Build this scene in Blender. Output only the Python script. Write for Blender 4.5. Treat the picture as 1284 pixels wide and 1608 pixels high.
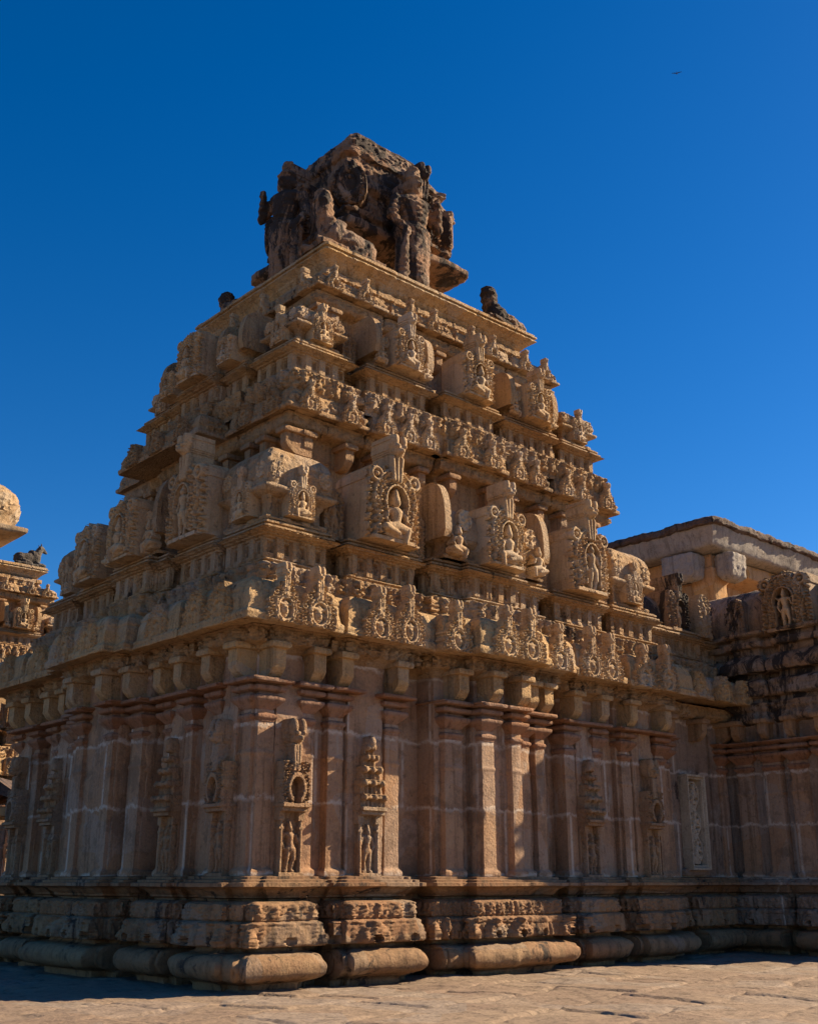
import bpy, bmesh, math, random
import numpy as np
from mathutils import Vector, Matrix, Euler

for o in list(bpy.data.objects):
    bpy.data.objects.remove(o)
S = bpy.context.scene
COL = S.collection
R = math.radians

# ------------------------------------------------------------------ camera
cd = bpy.data.cameras.new("Camera")
cam = bpy.data.objects.new("Camera", cd)
COL.objects.link(cam)
S.camera = cam
cam.location = (-10.1, -14.97, 1.5)
cam.rotation_euler = (R(90 + 18.4), 0, R(48.2 - 90))
cd.sensor_fit = 'HORIZONTAL'
cd.sensor_width = 36.0
cd.lens = 36.0 * 1744.0 / 1284.0
cd.clip_start = 0.1
cd.clip_end = 9000

# ------------------------------------------------------------------ sky, sun, exposure
SUN_AZ = R(-18.0)     # direction towards the sun, measured from +x towards +y
SUN_EL = R(29.0)
w = bpy.data.worlds.new("World")
S.world = w
w.use_nodes = True
nt = w.node_tree
nt.nodes.clear()
sky = nt.nodes.new("ShaderNodeTexSky")
sky.sky_type = 'NISHITA'
sky.sun_disc = False
sky.sun_elevation = SUN_EL
sky.sun_rotation = math.pi / 2 - SUN_AZ
sky.altitude = 1200
sky.air_density = 1.0
sky.dust_density = 0.38
sky.ozone_density = 4.0
hsv = nt.nodes.new("ShaderNodeHueSaturation")
hsv.inputs['Saturation'].default_value = 1.34
hsv.inputs['Hue'].default_value = 0.506
bg = nt.nodes.new("ShaderNodeBackground")
bg.inputs['Strength'].default_value = 0.056
wo = nt.nodes.new("ShaderNodeOutputWorld")
nt.links.new(sky.outputs[0], hsv.inputs['Color'])
nt.links.new(hsv.outputs[0], bg.inputs['Color'])
nt.links.new(bg.outputs[0], wo.inputs['Surface'])

sd = bpy.data.lights.new("Sun", 'SUN')
sun = bpy.data.objects.new("Sun", sd)
COL.objects.link(sun)
sd.energy = 5.0
sd.angle = R(0.53)
sd.color = (1.0, 0.81, 0.56)
sv = Vector((math.cos(SUN_EL) * math.cos(SUN_AZ), math.cos(SUN_EL) * math.sin(SUN_AZ), math.sin(SUN_EL)))
sun.rotation_euler = sv.to_track_quat('Z', 'Y').to_euler()
sun.location = (40, -20, 40)

S.view_settings.view_transform = 'Standard'
S.view_settings.look = 'None'
S.view_settings.exposure = 1.27
S.view_settings.gamma = 1.0
S.view_settings.use_curve_mapping = False
S.cycles.max_bounces = 6
S.cycles.diffuse_bounces = 4

# ------------------------------------------------------------------ materials
def stone(name, cols, black=0.0, lichen=0.3, bump=0.5, mortar=False, rough=0.9, bscale=1.0, blk=(0.022, 0.018, 0.016)):
    m = bpy.data.materials.new(name)
    m.use_nodes = True
    t = m.node_tree
    N, L = t.nodes, t.links
    b = N['Principled BSDF']
    b.inputs['Roughness'].default_value = rough
    b.inputs['Specular IOR Level'].default_value = 0.25
    geo = N.new('ShaderNodeNewGeometry')
    P = geo.outputs['Position']

    def noise(scale, detail=5, rough=0.6, vec=P, dist=0.0):
        n = N.new('ShaderNodeTexNoise')
        n.inputs['Scale'].default_value = scale
        n.inputs['Detail'].default_value = detail
        n.inputs['Roughness'].default_value = rough
        n.inputs['Distortion'].default_value = dist
        L.new(vec, n.inputs['Vector'])
        return n.outputs['Fac']

    def ramp(fac, a, bb):
        r = N.new('ShaderNodeMapRange')
        r.interpolation_type = 'SMOOTHSTEP'
        r.inputs['From Min'].default_value = a
        r.inputs['From Max'].default_value = bb
        L.new(fac, r.inputs['Value'])
        return r.outputs[0]

    def mix(fac, c1, c2, k=1.0):
        x = N.new('ShaderNodeMix')
        x.data_type = 'RGBA'
        if k != 1.0:
            q = N.new('ShaderNodeMath')
            q.operation = 'MULTIPLY'
            q.inputs[1].default_value = k
            L.new(fac, q.inputs[0])
            fac = q.outputs[0]
        L.new(fac, x.inputs['Factor'])
        for s, c in ((6, c1), (7, c2)):
            if isinstance(c, tuple):
                x.inputs[s].default_value = (*c, 1)
            else:
                L.new(c, x.inputs[s])
        return x.outputs[2]

    def mul(a, bb):
        q = N.new('ShaderNodeMath')
        q.operation = 'MULTIPLY'
        L.new(a, q.inputs[0])
        if isinstance(bb, float):
            q.inputs[1].default_value = bb
        else:
            L.new(bb, q.inputs[1])
        return q.outputs[0]

    def stretched(sx, sy, sz):
        mp = N.new('ShaderNodeMapping')
        mp.inputs['Scale'].default_value = (sx, sy, sz)
        L.new(P, mp.inputs['Vector'])
        return mp.outputs[0]

    c = mix(ramp(noise(0.55, 4), 0.38, 0.62), cols[0], cols[1])
    c = mix(ramp(noise(1.7, 6, 0.7), 0.45, 0.68), c, cols[2], 0.8)
    # separate blocks of slightly different stone
    vor = N.new('ShaderNodeTexVoronoi')
    vor.inputs['Scale'].default_value = 1.0
    L.new(stretched(0.9, 0.9, 1.6), vor.inputs['Vector'])
    sep = N.new('ShaderNodeSeparateColor')
    L.new(vor.outputs['Color'], sep.inputs[0])
    c = mix(sep.outputs[0], c, cols[3], 0.7)
    c = mix(ramp(sep.outputs[1], .6, .9), c, tuple((v + sum(cols[2]) / 3) * .5 for v in cols[2]), 0.5)
    # rain streaks running down the stone
    c = mix(ramp(noise(1.0, 6, 0.7, stretched(6, 6, 0.3)), 0.48, 0.66), c, tuple(v * 0.36 for v in cols[1]), 0.7)
    # fine grain
    c = mix(ramp(noise(26, 3, 0.7), 0.35, 0.7), c, tuple(min(1, v * 1.35) for v in cols[0]), 0.35)
    c = mix(ramp(noise(9, 6, 0.75), 0.54, 0.70), c, tuple(v * 0.30 for v in cols[0]), 0.65)
    c = mix(ramp(noise(4.0, 7, 0.8), 0.53, 0.66), c, tuple(v * 0.55 for v in cols[2]), 0.5)
    if mortar:
        # lime wash left in the courses
        sx = N.new('ShaderNodeSeparateXYZ')
        L.new(P, sx.inputs[0])
        su = N.new('ShaderNodeMath'); su.operation = 'SUBTRACT'
        L.new(sx.outputs[0], su.inputs[0]); L.new(sx.outputs[1], su.inputs[1])
        off = N.new('ShaderNodeMath'); off.operation = 'MULTIPLY_ADD'
        L.new(noise(2.6, 5, 0.7), off.inputs[0]); off.inputs[1].default_value = 0.34
        sz = N.new('ShaderNodeMath'); sz.operation = 'SUBTRACT'
        L.new(sx.outputs[2], sz.inputs[0]); sz.inputs[1].default_value = 0.43 + 0.17
        L.new(sz.outputs[0], off.inputs[2])
        cb = N.new('ShaderNodeCombineXYZ')
        L.new(su.outputs[0], cb.inputs[0]); L.new(off.outputs[0], cb.inputs[1])
        br = N.new('ShaderNodeTexBrick')
        br.inputs['Scale'].default_value = 1.0
        br.inputs['Brick Width'].default_value = 1.9
        br.inputs['Row Height'].default_value = 1.15
        br.inputs['Mortar Size'].default_value = 0.055
        br.inputs['Mortar Smooth'].default_value = 1.0
        br.offset = 0.37
        L.new(cb.outputs[0], br.inputs['Vector'])
        mk = mul(br.outputs['Fac'], ramp(noise(2.4, 8, 0.8), 0.37, 0.51))
        c = mix(mk, c, (0.52, 0.42, 0.33), 0.85)
        c = mix(ramp(noise(1.0, 6, 0.7, stretched(2.6, 2.6, 0.6)), 0.58, 0.68), c, (0.36, 0.30, 0.235), 0.6)
        c = mix(ramp(noise(1.3, 6, 0.75), 0.52, 0.62), c, (0.15, 0.095, 0.06), 0.55)
    if lichen > 0:
        g = ramp(noise(3.3, 8, 0.78, dist=0.6), 0.60, 0.66)
        c = mix(g, c, (0.060, 0.052, 0.044), lichen)
        c = mix(ramp(noise(5.1, 7, 0.75), 0.66, 0.72), c, (0.33, 0.30, 0.25), lichen * 0.6)
    if black > 0:
        a = 0.62 - 0.27 * black
        g = ramp(noise(0.9, 9, 0.74, stretched(1.7, 1.7, 0.55), 0.8), a, a + 0.07)
        c = mix(g, c, blk, 0.92)
    L.new(c, b.inputs['Base Color'])
    # relief of the worn surface
    bn = N.new('ShaderNodeBump')
    bn.inputs['Strength'].default_value = bump
    bn.inputs['Distance'].default_value = 0.05
    v2 = N.new('ShaderNodeTexVoronoi')
    v2.inputs['Scale'].default_value = 22 * bscale
    L.new(P, v2.inputs['Vector'])
    ad = N.new('ShaderNodeMath'); ad.operation = 'MULTIPLY_ADD'
    L.new(noise(14 * bscale, 8, 0.75), ad.inputs[0]); ad.inputs[1].default_value = 1.6
    L.new(mul(v2.outputs['Distance'], 0.5), ad.inputs[2])
    L.new(ad.outputs[0], bn.inputs['Height'])
    L.new(bn.outputs[0], b.inputs['Normal'])
    return m

TAN = [(0.45, 0.285, 0.138), (0.35, 0.215, 0.108), (0.47, 0.325, 0.18), (0.29, 0.165, 0.085)]
MAT = {
    'tower': stone('weathered_tan_stone', TAN, black=0.10, lichen=0.35, bump=0.9),
    'kapota': stone('golden_stone', [(0.52, 0.335, 0.155), (0.44, 0.272, 0.125), (0.48, 0.35, 0.20), (0.36, 0.21, 0.10)], black=0.07, lichen=0.3, bump=0.8),
    'carved': stone('carved_tan_stone', [(0.49, 0.335, 0.18), (0.41, 0.268, 0.145), (0.52, 0.38, 0.225), (0.35, 0.215, 0.12)], lichen=0.25, bump=0.5),
    'wall': stone('red_wall_stone', [(0.37, 0.212, 0.112), (0.30, 0.160, 0.083), (0.37, 0.24, 0.14), (0.28, 0.165, 0.10)], lichen=0.15, bump=0.35, mortar=True),
    'pilaster': stone('red_pilaster_stone', [(0.37, 0.20, 0.10), (0.30, 0.16, 0.08), (0.38, 0.25, 0.135), (0.28, 0.135, 0.072)], lichen=0.12, bump=0.35, mortar=True),
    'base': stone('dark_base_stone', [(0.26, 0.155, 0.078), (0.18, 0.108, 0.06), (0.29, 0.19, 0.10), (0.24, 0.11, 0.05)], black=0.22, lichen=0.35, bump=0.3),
    'top': stone('dark_weathered_stone', [(0.30, 0.175, 0.10), (0.20, 0.12, 0.072), (0.33, 0.215, 0.13), (0.28, 0.135, 0.07)], black=0.56, lichen=0.5, bump=0.8),
    'black': stone('black_stained_stone', [(0.28, 0.19, 0.12), (0.17, 0.115, 0.08), (0.30, 0.24, 0.18), (0.27, 0.15, 0.07)], black=0.52, lichen=0.5, bump=0.7),
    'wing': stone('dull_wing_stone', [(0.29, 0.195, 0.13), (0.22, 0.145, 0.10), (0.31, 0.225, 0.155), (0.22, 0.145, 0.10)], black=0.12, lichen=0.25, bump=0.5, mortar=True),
    'stainedniche': stone('stained_niche_stone', [(0.38, 0.24, 0.12), (0.30, 0.18, 0.09), (0.40, 0.28, 0.16), (0.26, 0.15, 0.08)], black=0.28, lichen=0.4, bump=0.5),
    'pale': stone('pale_lattice_stone', [(0.50, 0.40, 0.28), (0.42, 0.33, 0.23), (0.54, 0.45, 0.33), (0.40, 0.30, 0.20)], lichen=0.2, bump=0.5),
    'capital': stone('dark_red_capital_stone', [(0.29, 0.145, 0.075), (0.22, 0.108, 0.06), (0.32, 0.185, 0.10), (0.24, 0.11, 0.062)], lichen=0.2, bump=0.5),
    'wallcarved': stone('carved_wall_stone', [(0.37, 0.235, 0.128), (0.30, 0.185, 0.10), (0.38, 0.27, 0.165), (0.30, 0.155, 0.082)], lichen=0.25, bump=0.8),  # browner copy of the carved stone, shade on the wall put into its colour
    'bracket': stone('bracket_stone', [(0.36, 0.215, 0.105), (0.29, 0.165, 0.085), (0.38, 0.255, 0.14), (0.27, 0.14, 0.072)], lichen=0.25, bump=0.7),
    'far': stone('far_tan_stone', [(0.36, 0.25, 0.14), (0.30, 0.20, 0.115), (0.40, 0.30, 0.18), (0.30, 0.19, 0.11)], lichen=0.2, bump=0.6),
    'darkstatue': stone('dark_statue_stone', [(0.10, 0.085, 0.07), (0.06, 0.055, 0.05), (0.13, 0.11, 0.09), (0.08, 0.06, 0.05)], black=0.4, lichen=0.3, bump=0.8),
    'concrete': stone('pale_plaster', [(0.30, 0.25, 0.205), (0.23, 0.195, 0.17), (0.33, 0.28, 0.225), (0.26, 0.215, 0.175)], lichen=0.35, bump=0.4),
    'roofing': stone('dark_roofing', [(0.12, 0.075, 0.055), (0.075, 0.055, 0.05), (0.16, 0.10, 0.07), (0.10, 0.06, 0.05)], black=0.35, lichen=0.3, bump=0.8),
    'ochre': stone('ochre_plaster', [(0.50, 0.26, 0.075), (0.42, 0.21, 0.08), (0.46, 0.30, 0.15), (0.38, 0.19, 0.08)], lichen=0.1, bump=0.3),
    'ground': stone('flagstones', [(0.26, 0.185, 0.125), (0.19, 0.135, 0.095), (0.30, 0.22, 0.15), (0.21, 0.14, 0.10)], lichen=0.12, bump=0.35, bscale=0.8),
    'bird': stone('dark_feathers', [(0.02, 0.02, 0.025)] * 4, lichen=0.0),
}

# ------------------------------------------------------------------ numpy noise
def _hash(ix, iy, iz, seed):
    h = (ix * 374761393 + iy * 668265263 + iz * 2147483647 + seed * 1274126177) & 0xFFFFFFFF
    h = ((h ^ (h >> 13)) * 1274126177) & 0xFFFFFFFF
    h = (h ^ (h >> 16)) & 0xFFFFFFFF
    return h.astype(np.float64) / 4294967295.0

def vnoise(P, scale, seed=0):
    Q = P / scale
    I = np.floor(Q).astype(np.int64)
    F = Q - I
    F = F * F * (3 - 2 * F)
    r = 0.0
    for dx in (0, 1):
        wx = F[..., 0] if dx else 1 - F[..., 0]
        for dy in (0, 1):
            wy = F[..., 1] if dy else 1 - F[..., 1]
            for dz in (0, 1):
                wz = F[..., 2] if dz else 1 - F[..., 2]
                r = r + wx * wy * wz * _hash(I[..., 0] + dx, I[..., 1] + dy, I[..., 2] + dz, seed)
    return r * 2 - 1

def roughen(P, a=0.012, seed=1):
    """random weathering of a set of points"""
    out = P.copy()
    for k in range(3):
        out[..., k] += a * vnoise(P, 0.45, seed + k) + a * 0.6 * vnoise(P, 0.13, seed + 7 + k) + a * 0.5 * vnoise(P, 0.05, seed + 13 + k)
    return out

# ------------------------------------------------------------------ mesh helpers
class MB:
    def __init__(self):
        self.v, self.f, self.n = [], [], 0
    def add(self, V, F):
        V = np.asarray(V, float).reshape(-1, 3)
        F = np.asarray(F, np.int64).reshape(-1, 4)
        self.v.append(V)
        self.f.append(F + self.n)
        self.n += len(V)
    def grid(self, P, wrap=False):
        n, m = P.shape[:2]
        idx = np.arange(n * m).reshape(n, m)
        if wrap:
            idx = np.vstack([idx, idx[:1]])
        q = np.stack([idx[:-1, :-1], idx[1:, :-1], idx[1:, 1:], idx[:-1, 1:]], -1).reshape(-1, 4)
        self.add(P.reshape(-1, 3), q)
    def data(self, name, mat, angle=42):
        V = np.vstack(self.v); F = np.vstack(self.f)
        me = bpy.data.meshes.new(name)
        me.vertices.add(len(V)); me.vertices.foreach_set('co', V.ravel())
        me.loops.add(F.size); me.loops.foreach_set('vertex_index', F.ravel().astype(np.int32))
        me.polygons.add(len(F))
        me.polygons.foreach_set('loop_start', np.arange(0, F.size, 4, dtype=np.int32))
        me.update(calc_edges=True)
        me.validate()
        me.polygons.foreach_set('use_smooth', np.ones(len(me.polygons), bool))
        me.set_sharp_from_angle(angle=R(angle))
        me.materials.append(mat)
        return me
    def build(self, name, mat, parent=None, angle=42):
        return obj(name, self.data(name, mat, angle), parent)

def obj(name, me, parent=None, loc=(0, 0, 0), rz=0.0, sc=1.0):
    o = bpy.data.objects.new(name, me)
    COL.objects.link(o)
    o.parent = parent
    o.location = loc
    o.rotation_euler = (0, 0, rz)
    o.scale = (sc, sc, sc) if not isinstance(sc, tuple) else sc
    return o

def thing(name, label, cat, loc=(0, 0, 0), group=None):
    o = bpy.data.objects.new(name, None)
    COL.objects.link(o)
    o.location = loc
    o.empty_display_size = 0.3
    o['label'] = label; o['category'] = cat
    if group: o['group'] = group
    return o

def resample(prof, step, smooth=1, closed=False):
    pts = [np.array(p, float) for p in prof]
    out = []
    for a, b in zip(pts[:-1], pts[1:]):
        L = np.linalg.norm(b - a)
        n = max(1, int(math.ceil(L / step)))
        for i in range(n):
            out.append(a + (b - a) * i / n)
    out.append(pts[-1])
    out = np.array(out)
    for _ in range(smooth):
        q = out.copy()
        q[1:-1] = 0.25 * out[:-2] + 0.5 * out[1:-1] + 0.25 * out[2:]
        out = q
    return out

def sweep(mb, path, prof, step=0.045, pstep=0.04, a=0.010, seed=3, carve=None, smooth=1, chip=0.03, allfine=False, joints=1.0, gap=.02):
    """closed counter-clockwise rectilinear plan, profile of (offset, z)"""
    path = [np.array(p, float) for p in path]
    n = len(path)
    D = [path[(i + 1) % n] - path[i] for i in range(n)]
    Ln = [np.linalg.norm(d) for d in D]
    D = [d / l for d, l in zip(D, Ln)]
    Nn = [np.array((d[1], -d[0])) for d in D]
    cross = [D[i - 1][0] * D[i][1] - D[i - 1][1] * D[i][0] for i in range(n)]
    om = max(0.001, max(p[0] for p in prof))
    k = [1.0] * n
    for i in range(n):
        if cross[i] < -0.5 and cross[(i + 1) % n] < -0.5:
            kk = max(0.0, min(1.0, (Ln[i] / 2 - gap) / om))
            k[i - 1] = min(k[i - 1], kk); k[(i + 1) % n] = min(k[(i + 1) % n], kk)
    for _ in range(3):
        for i in range(n):
            j = (i + 1) % n
            if cross[i] < -0.5 and cross[j] > 0.5:
                k[i - 1] = min(k[i - 1], max(0.0, (Ln[i] - .07) / om + k[j]))
            elif cross[i] > 0.5 and cross[j] < -0.5:
                k[j] = min(k[j], max(0.0, (Ln[i] - .07) / om + k[i - 1]))
    pr = resample(prof, pstep, smooth)
    vec = [Nn[i - 1] * k[i - 1] + Nn[i] * k[i] for i in range(n)]
    B, V, S_, NN, corner = [], [], [], [], []
    s = 0.0
    for i in range(n):
        j = (i + 1) % n
        vis = allfine or Nn[i][1] < -0.5 or Nn[i][0] < -0.5 or (Ln[i] < 1.2)
        m = max(1, int(math.ceil(Ln[i] / (step if vis else 0.6))))
        for q in range(m):
            t = q / m
            B.append(path[i] * (1 - t) + path[j] * t)
            V.append(vec[i] * (1 - t) + vec[j] * t)
            S_.append(s + Ln[i] * t)
            NN.append(Nn[i] if q else (Nn[i] + Nn[i - 1]))
            corner.append(1.0 if (q == 0 and cross[i] > 0.5) else 0.0)
        s += Ln[i]
    B, V, S_, NN, corner = map(np.array, (B, V, S_, NN, corner))
    P = np.zeros((len(B), len(pr), 3))
    off = pr[None, :, 0:1]
    P[:, :, :2] = B[:, None, :] + V[:, None, :] * off
    P[:, :, 2] = pr[None, :, 1]
    if carve is not None:
        SS = np.repeat(S_[:, None], len(pr), 1)
        h = carve(SS, P[:, :, 2])
        P[:, :, :2] += NN[:, None, :] * h[..., None]
    if not allfine and joints:
        zc = P[:, :, 2] / .42 + .25 * vnoise(P, 3.0, 5)
        zi = np.floor(zc).astype(np.int64)
        SS = np.repeat(S_[:, None], len(pr), 1)
        zz0 = np.zeros_like(zi)
        bw = .8 + .7 * _hash(zi, zz0, zz0, 3)
        bu = SS / bw + 7 * _hash(zi, zz0, zz0, 4)
        bi = np.floor(bu).astype(np.int64)
        dist = np.minimum(bu - bi, 1 - (bu - bi)) * bw
        dz = np.minimum(zc - zi, 1 - (zc - zi)) * .42
        h = (_hash(zi, bi, zz0, 6) - .5) * .022 - .03 * np.exp(-(dist / .018) ** 2) - .014 * np.exp(-(dz / .016) ** 2)
        P[:, :, :2] += NN[:, None, :] * (h * joints)[..., None]
    if chip:
        c = np.clip(vnoise(P, 0.22, seed + 31), 0, 1) ** 1.5 * chip * 2 + chip * 0.25
        w_ = corner + 0.35 * (np.roll(corner, 1) + np.roll(corner, -1))
        P[:, :, :2] -= V[:, None, :] * (c * w_[:, None])[..., None]
    P = roughen(P, a, seed)
    mb.grid(P, wrap=True)

def rect(x0, x1, y0, y1):
    return [(x0, y0), (x1, y0), (x1, y1), (x0, y1)]

def block(mb, x0, x1, y0, y1, z0, z1, step=0.06, a=0.008, seed=5, chip=0.02):
    """closed rounded stone block"""
    e = min(x1 - x0, y1 - y0) / 2 - 0.002
    sweep(mb, rect(x0, x1, y0, y1), [(-e, z0), (0, z0), (0, z1), (-e, z1)], step, min(step, 0.06), a, seed, chip=chip, allfine=True)

def prism(mb, poly, x0, x1, step=0.08, a=0.006, seed=9, axis=0):
    """poly in (y,z), extruded along x, both ends closed with fans of quads"""
    pr = resample(list(poly) + [poly[0]], step, 0)[:-1]
    m = max(2, int(abs(x1 - x0) / step) + 1)
    P = np.zeros((m, len(pr), 3))
    P[:, :, 0] = np.linspace(x0, x1, m)[:, None]
    P[:, :, 1] = pr[None, :, 0]; P[:, :, 2] = pr[None, :, 1]
    c = pr.mean(0)
    caps = []
    for xx, rev in ((x0, False), (x1, True)):
        Q = np.zeros((4, len(pr), 3)); Q[:, :, 0] = xx
        for i, t in enumerate((1.0, 0.66, 0.33, 0.0)):
            Q[i, :, 1] = c[0] + (pr[:, 0] - c[0]) * t; Q[i, :, 2] = c[1] + (pr[:, 1] - c[1]) * t
        if rev: Q = Q[::-1]
        caps.append(Q)
    P = roughen(P, a, seed)
    # swap so that the profile is the wrapped direction
    mb.grid(np.transpose(P, (1, 0, 2)), wrap=True)
    for Q in caps:
        Q = roughen(Q, a, seed)
        mb.grid(np.transpose(Q, (1, 0, 2)), wrap=True)

# ------------------------------------------------------------------ carved relief (height fields with real thickness)
def spirals(X, Z, cell, seed=0, turns=10.0):
    gx = np.floor(X / cell).astype(np.int64); gz = np.floor(Z / cell).astype(np.int64)
    best = np.full(X.shape, 1e9); h = np.zeros(X.shape)
    for dx in (-1, 0, 1):
        for dz in (-1, 0, 1):
            cx = gx + dx; cz = gz + dz
            zero = np.zeros_like(cx)
            px = (cx + 0.5 + 0.5 * (_hash(cx, cz, zero, seed) - 0.5)) * cell
            pz = (cz + 0.5 + 0.5 * (_hash(cx, cz, zero, seed + 5) - 0.5)) * cell
            sg = np.where(_hash(cx, cz, zero, seed + 9) > 0.5, 1.0, -1.0)
            r = np.hypot(X - px, Z - pz); th = np.arctan2(Z - pz, X - px)
            hh = 0.5 + 0.5 * np.cos(sg * th + r / cell * turns)
            hh = hh * np.clip(1.35 - r / cell * 1.1, 0.25, 1)
            m = r < best
            h = np.where(m, hh, h); best = np.where(m, r, best)
    return h

class Rel:
    def __init__(self, x0, x1, z0, z1, step):
        nx = int(round((x1 - x0) / step)) + 1; nz = int(round((z1 - z0) / step)) + 1
        self.X, self.Z = np.meshgrid(np.linspace(x0, x1, nx), np.linspace(z0, z1, nz), indexing='ij')
        self.H = np.full(self.X.shape, -1.0)
    def slab(self, mask, h):
        self.H = np.where(mask, np.maximum(self.H, h), self.H)
    def put(self, mask, h):
        self.H = np.where(mask, h, self.H)
    def cut(self, mask):
        self.H = np.where(mask, -1.0, self.H)
    def ell(self, cx, cz, rx, rz, h, base=0.0):
        d = ((self.X - cx) / rx) ** 2 + ((self.Z - cz) / rz) ** 2
        self.H = np.where(d < 1, np.maximum(self.H, base + h * np.sqrt(np.clip(1 - d, 0, 1))), self.H)
    def ring(self, cx, cz, rx, rz, wd, h, base):
        d = np.sqrt(((self.X - cx) / rx) ** 2 + ((self.Z - cz) / rz) ** 2)
        t = np.abs(d - 1) * min(rx, rz) / wd
        self.H = np.where(t < 1, np.maximum(self.H, base + h * np.sqrt(np.clip(1 - t * t, 0, 1))), self.H)
    def cap(self, p, q, r0, r1, base=0.0, k=1.0):
        px, pz = p; qx, qz = q
        dx, dz = qx - px, qz - pz
        L2 = dx * dx + dz * dz + 1e-9
        t = np.clip(((self.X - px) * dx + (self.Z - pz) * dz) / L2, 0, 1)
        d = np.hypot(self.X - px - dx * t, self.Z - pz - dz * t)
        r = r0 + (r1 - r0) * t
        m = d < r
        self.H = np.where(m, np.maximum(self.H, base + k * np.sqrt(np.clip(r * r - d * d, 0, None))), self.H)
    def mesh(self, name, mat, thick=0.1, seed=0, a=0.004):
        """thick: depth behind the face, a number or a function of (x, z)"""
        ok = self.H > -0.5
        nx, nz = ok.shape
        T = thick(self.X, self.Z) if callable(thick) else np.full(self.X.shape, float(thick))
        V = np.stack([self.X, -self.H, self.Z], -1)
        V = np.where(ok[..., None], roughen(V, a, seed + 40), V)
        cell = ok[:-1, :-1] & ok[1:, :-1] & ok[1:, 1:] & ok[:-1, 1:]
        idx = np.arange(nx * nz).reshape(nx, nz)
        q = np.stack([idx[:-1, :-1], idx[1:, :-1], idx[1:, 1:], idx[:-1, 1:]], -1)[cell]
        e = np.concatenate([q[:, [0, 1]], q[:, [1, 2]], q[:, [2, 3]], q[:, [3, 0]]])
        es = set(map(tuple, e.tolist()))
        bnd = [(u, v) for (u, v) in es if (v, u) not in es]
        Vf = V.reshape(-1, 3); Tf = T.reshape(-1)
        n0 = len(Vf)
        back = Vf.copy(); back[:, 1] = Tf
        back = roughen(back, a * 2, seed + 44)
        faces = [q, q[:, ::-1] + n0]
        used = sorted({u for b_ in bnd for u in b_})
        new = []; mid = {}
        steps = 1 + max(1, min(6, int(float(T.max()) / 0.12)))
        for s_ in range(1, steps):
            for u in used:
                mid[(u, s_)] = 2 * n0 + len(new)
                f = s_ / steps
                new.append(Vf[u] * (1 - f) + back[u] * f)
        sk = []
        g = lambda u, s_: u if s_ == 0 else (u + n0 if s_ == steps else mid[(u, s_)])
        for u, v in bnd:
            for s_ in range(steps):
                sk.append((g(v, s_), g(u, s_), g(u, s_ + 1), g(v, s_ + 1)))
        parts = [Vf, back] + ([np.array(new)] if new else [])
        Vall = np.vstack(parts)
        F = np.vstack(faces + ([np.array(sk)] if sk else []))
        u_, inv = np.unique(F, return_inverse=True)
        mb = MB(); mb.add(Vall[u_], inv.reshape(F.shape))
        return mb.data(name, mat, 60)

def depth_under_head(zc, deep, shallow, ramp=.25):
    return lambda X, Z: np.where(Z > zc + ramp, shallow, np.where(Z > zc, deep + (shallow - deep) * (Z - zc) / ramp, deep)) * (1 - .25 * np.clip(np.abs(X) / .6, 0, 1))

def draw_lion_head(r, cx, cz, s, base):
    """monster face carved over an arch: brow, bulging eyes, muzzle, curled horns"""
    r.slab((np.hypot((r.X - cx) / .44, (r.Z - cz - .1 * s) / .56) < s), base)
    r.ell(cx - 0.21 * s, cz + 0.36 * s, 0.21 * s, 0.40 * s, 0.30 * s, base)
    r.ell(cx + 0.21 * s, cz + 0.36 * s, 0.21 * s, 0.40 * s, 0.30 * s, base)
    r.ell(cx, cz - 0.05 * s, 0.3 * s, 0.28 * s, 0.34 * s, base)
    r.ell(cx - 0.17 * s, cz + 0.08 * s, 0.12 * s, 0.12 * s, 0.2 * s, base + 0.2 * s)
    r.ell(cx + 0.17 * s, cz + 0.08 * s, 0.12 * s, 0.12 * s, 0.2 * s, base + 0.2 * s)
    r.ell(cx, cz - 0.12 * s, 0.13 * s, 0.12 * s, 0.22 * s, base + 0.25 * s)

def draw_face(r, cx, cz, s, base):
    """face with brow line, eyes, nose, mouth, ears and a low crown"""
    r.ell(cx, cz - .02 * s, 0.28 * s, 0.47 * s, 0.30 * s, base)
    for q in (-1, 1):
        d = np.hypot((r.X - cx - q * .14 * s) / (.10 * s), (r.Z - cz - .06 * s) / (.07 * s))
        r.H = np.where(d < 1, r.H - .11 * s * (1 - d), r.H)
        r.ell(cx + q * 0.38 * s, cz - 0.04 * s, 0.07 * s, 0.20 * s, 0.18 * s, base)
    d = np.hypot((r.X - cx) / (.13 * s), (r.Z - cz + .245 * s) / (.03 * s))
    r.H = np.where(d < 1, r.H - .08 * s, r.H)
    r.cap((cx - 0.30 * s, cz + 0.30 * s), (cx + 0.30 * s, cz + 0.30 * s), 0.10 * s, 0.10 * s, base + 0.16 * s)
    r.cap((cx, cz + 0.40 * s), (cx, cz + 0.55 * s), 0.16 * s, 0.06 * s, base + 0.10 * s)
    r.cap((cx, cz + 0.08 * s), (cx, cz - 0.10 * s), 0.035 * s, 0.075 * s, base + 0.36 * s)

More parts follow.
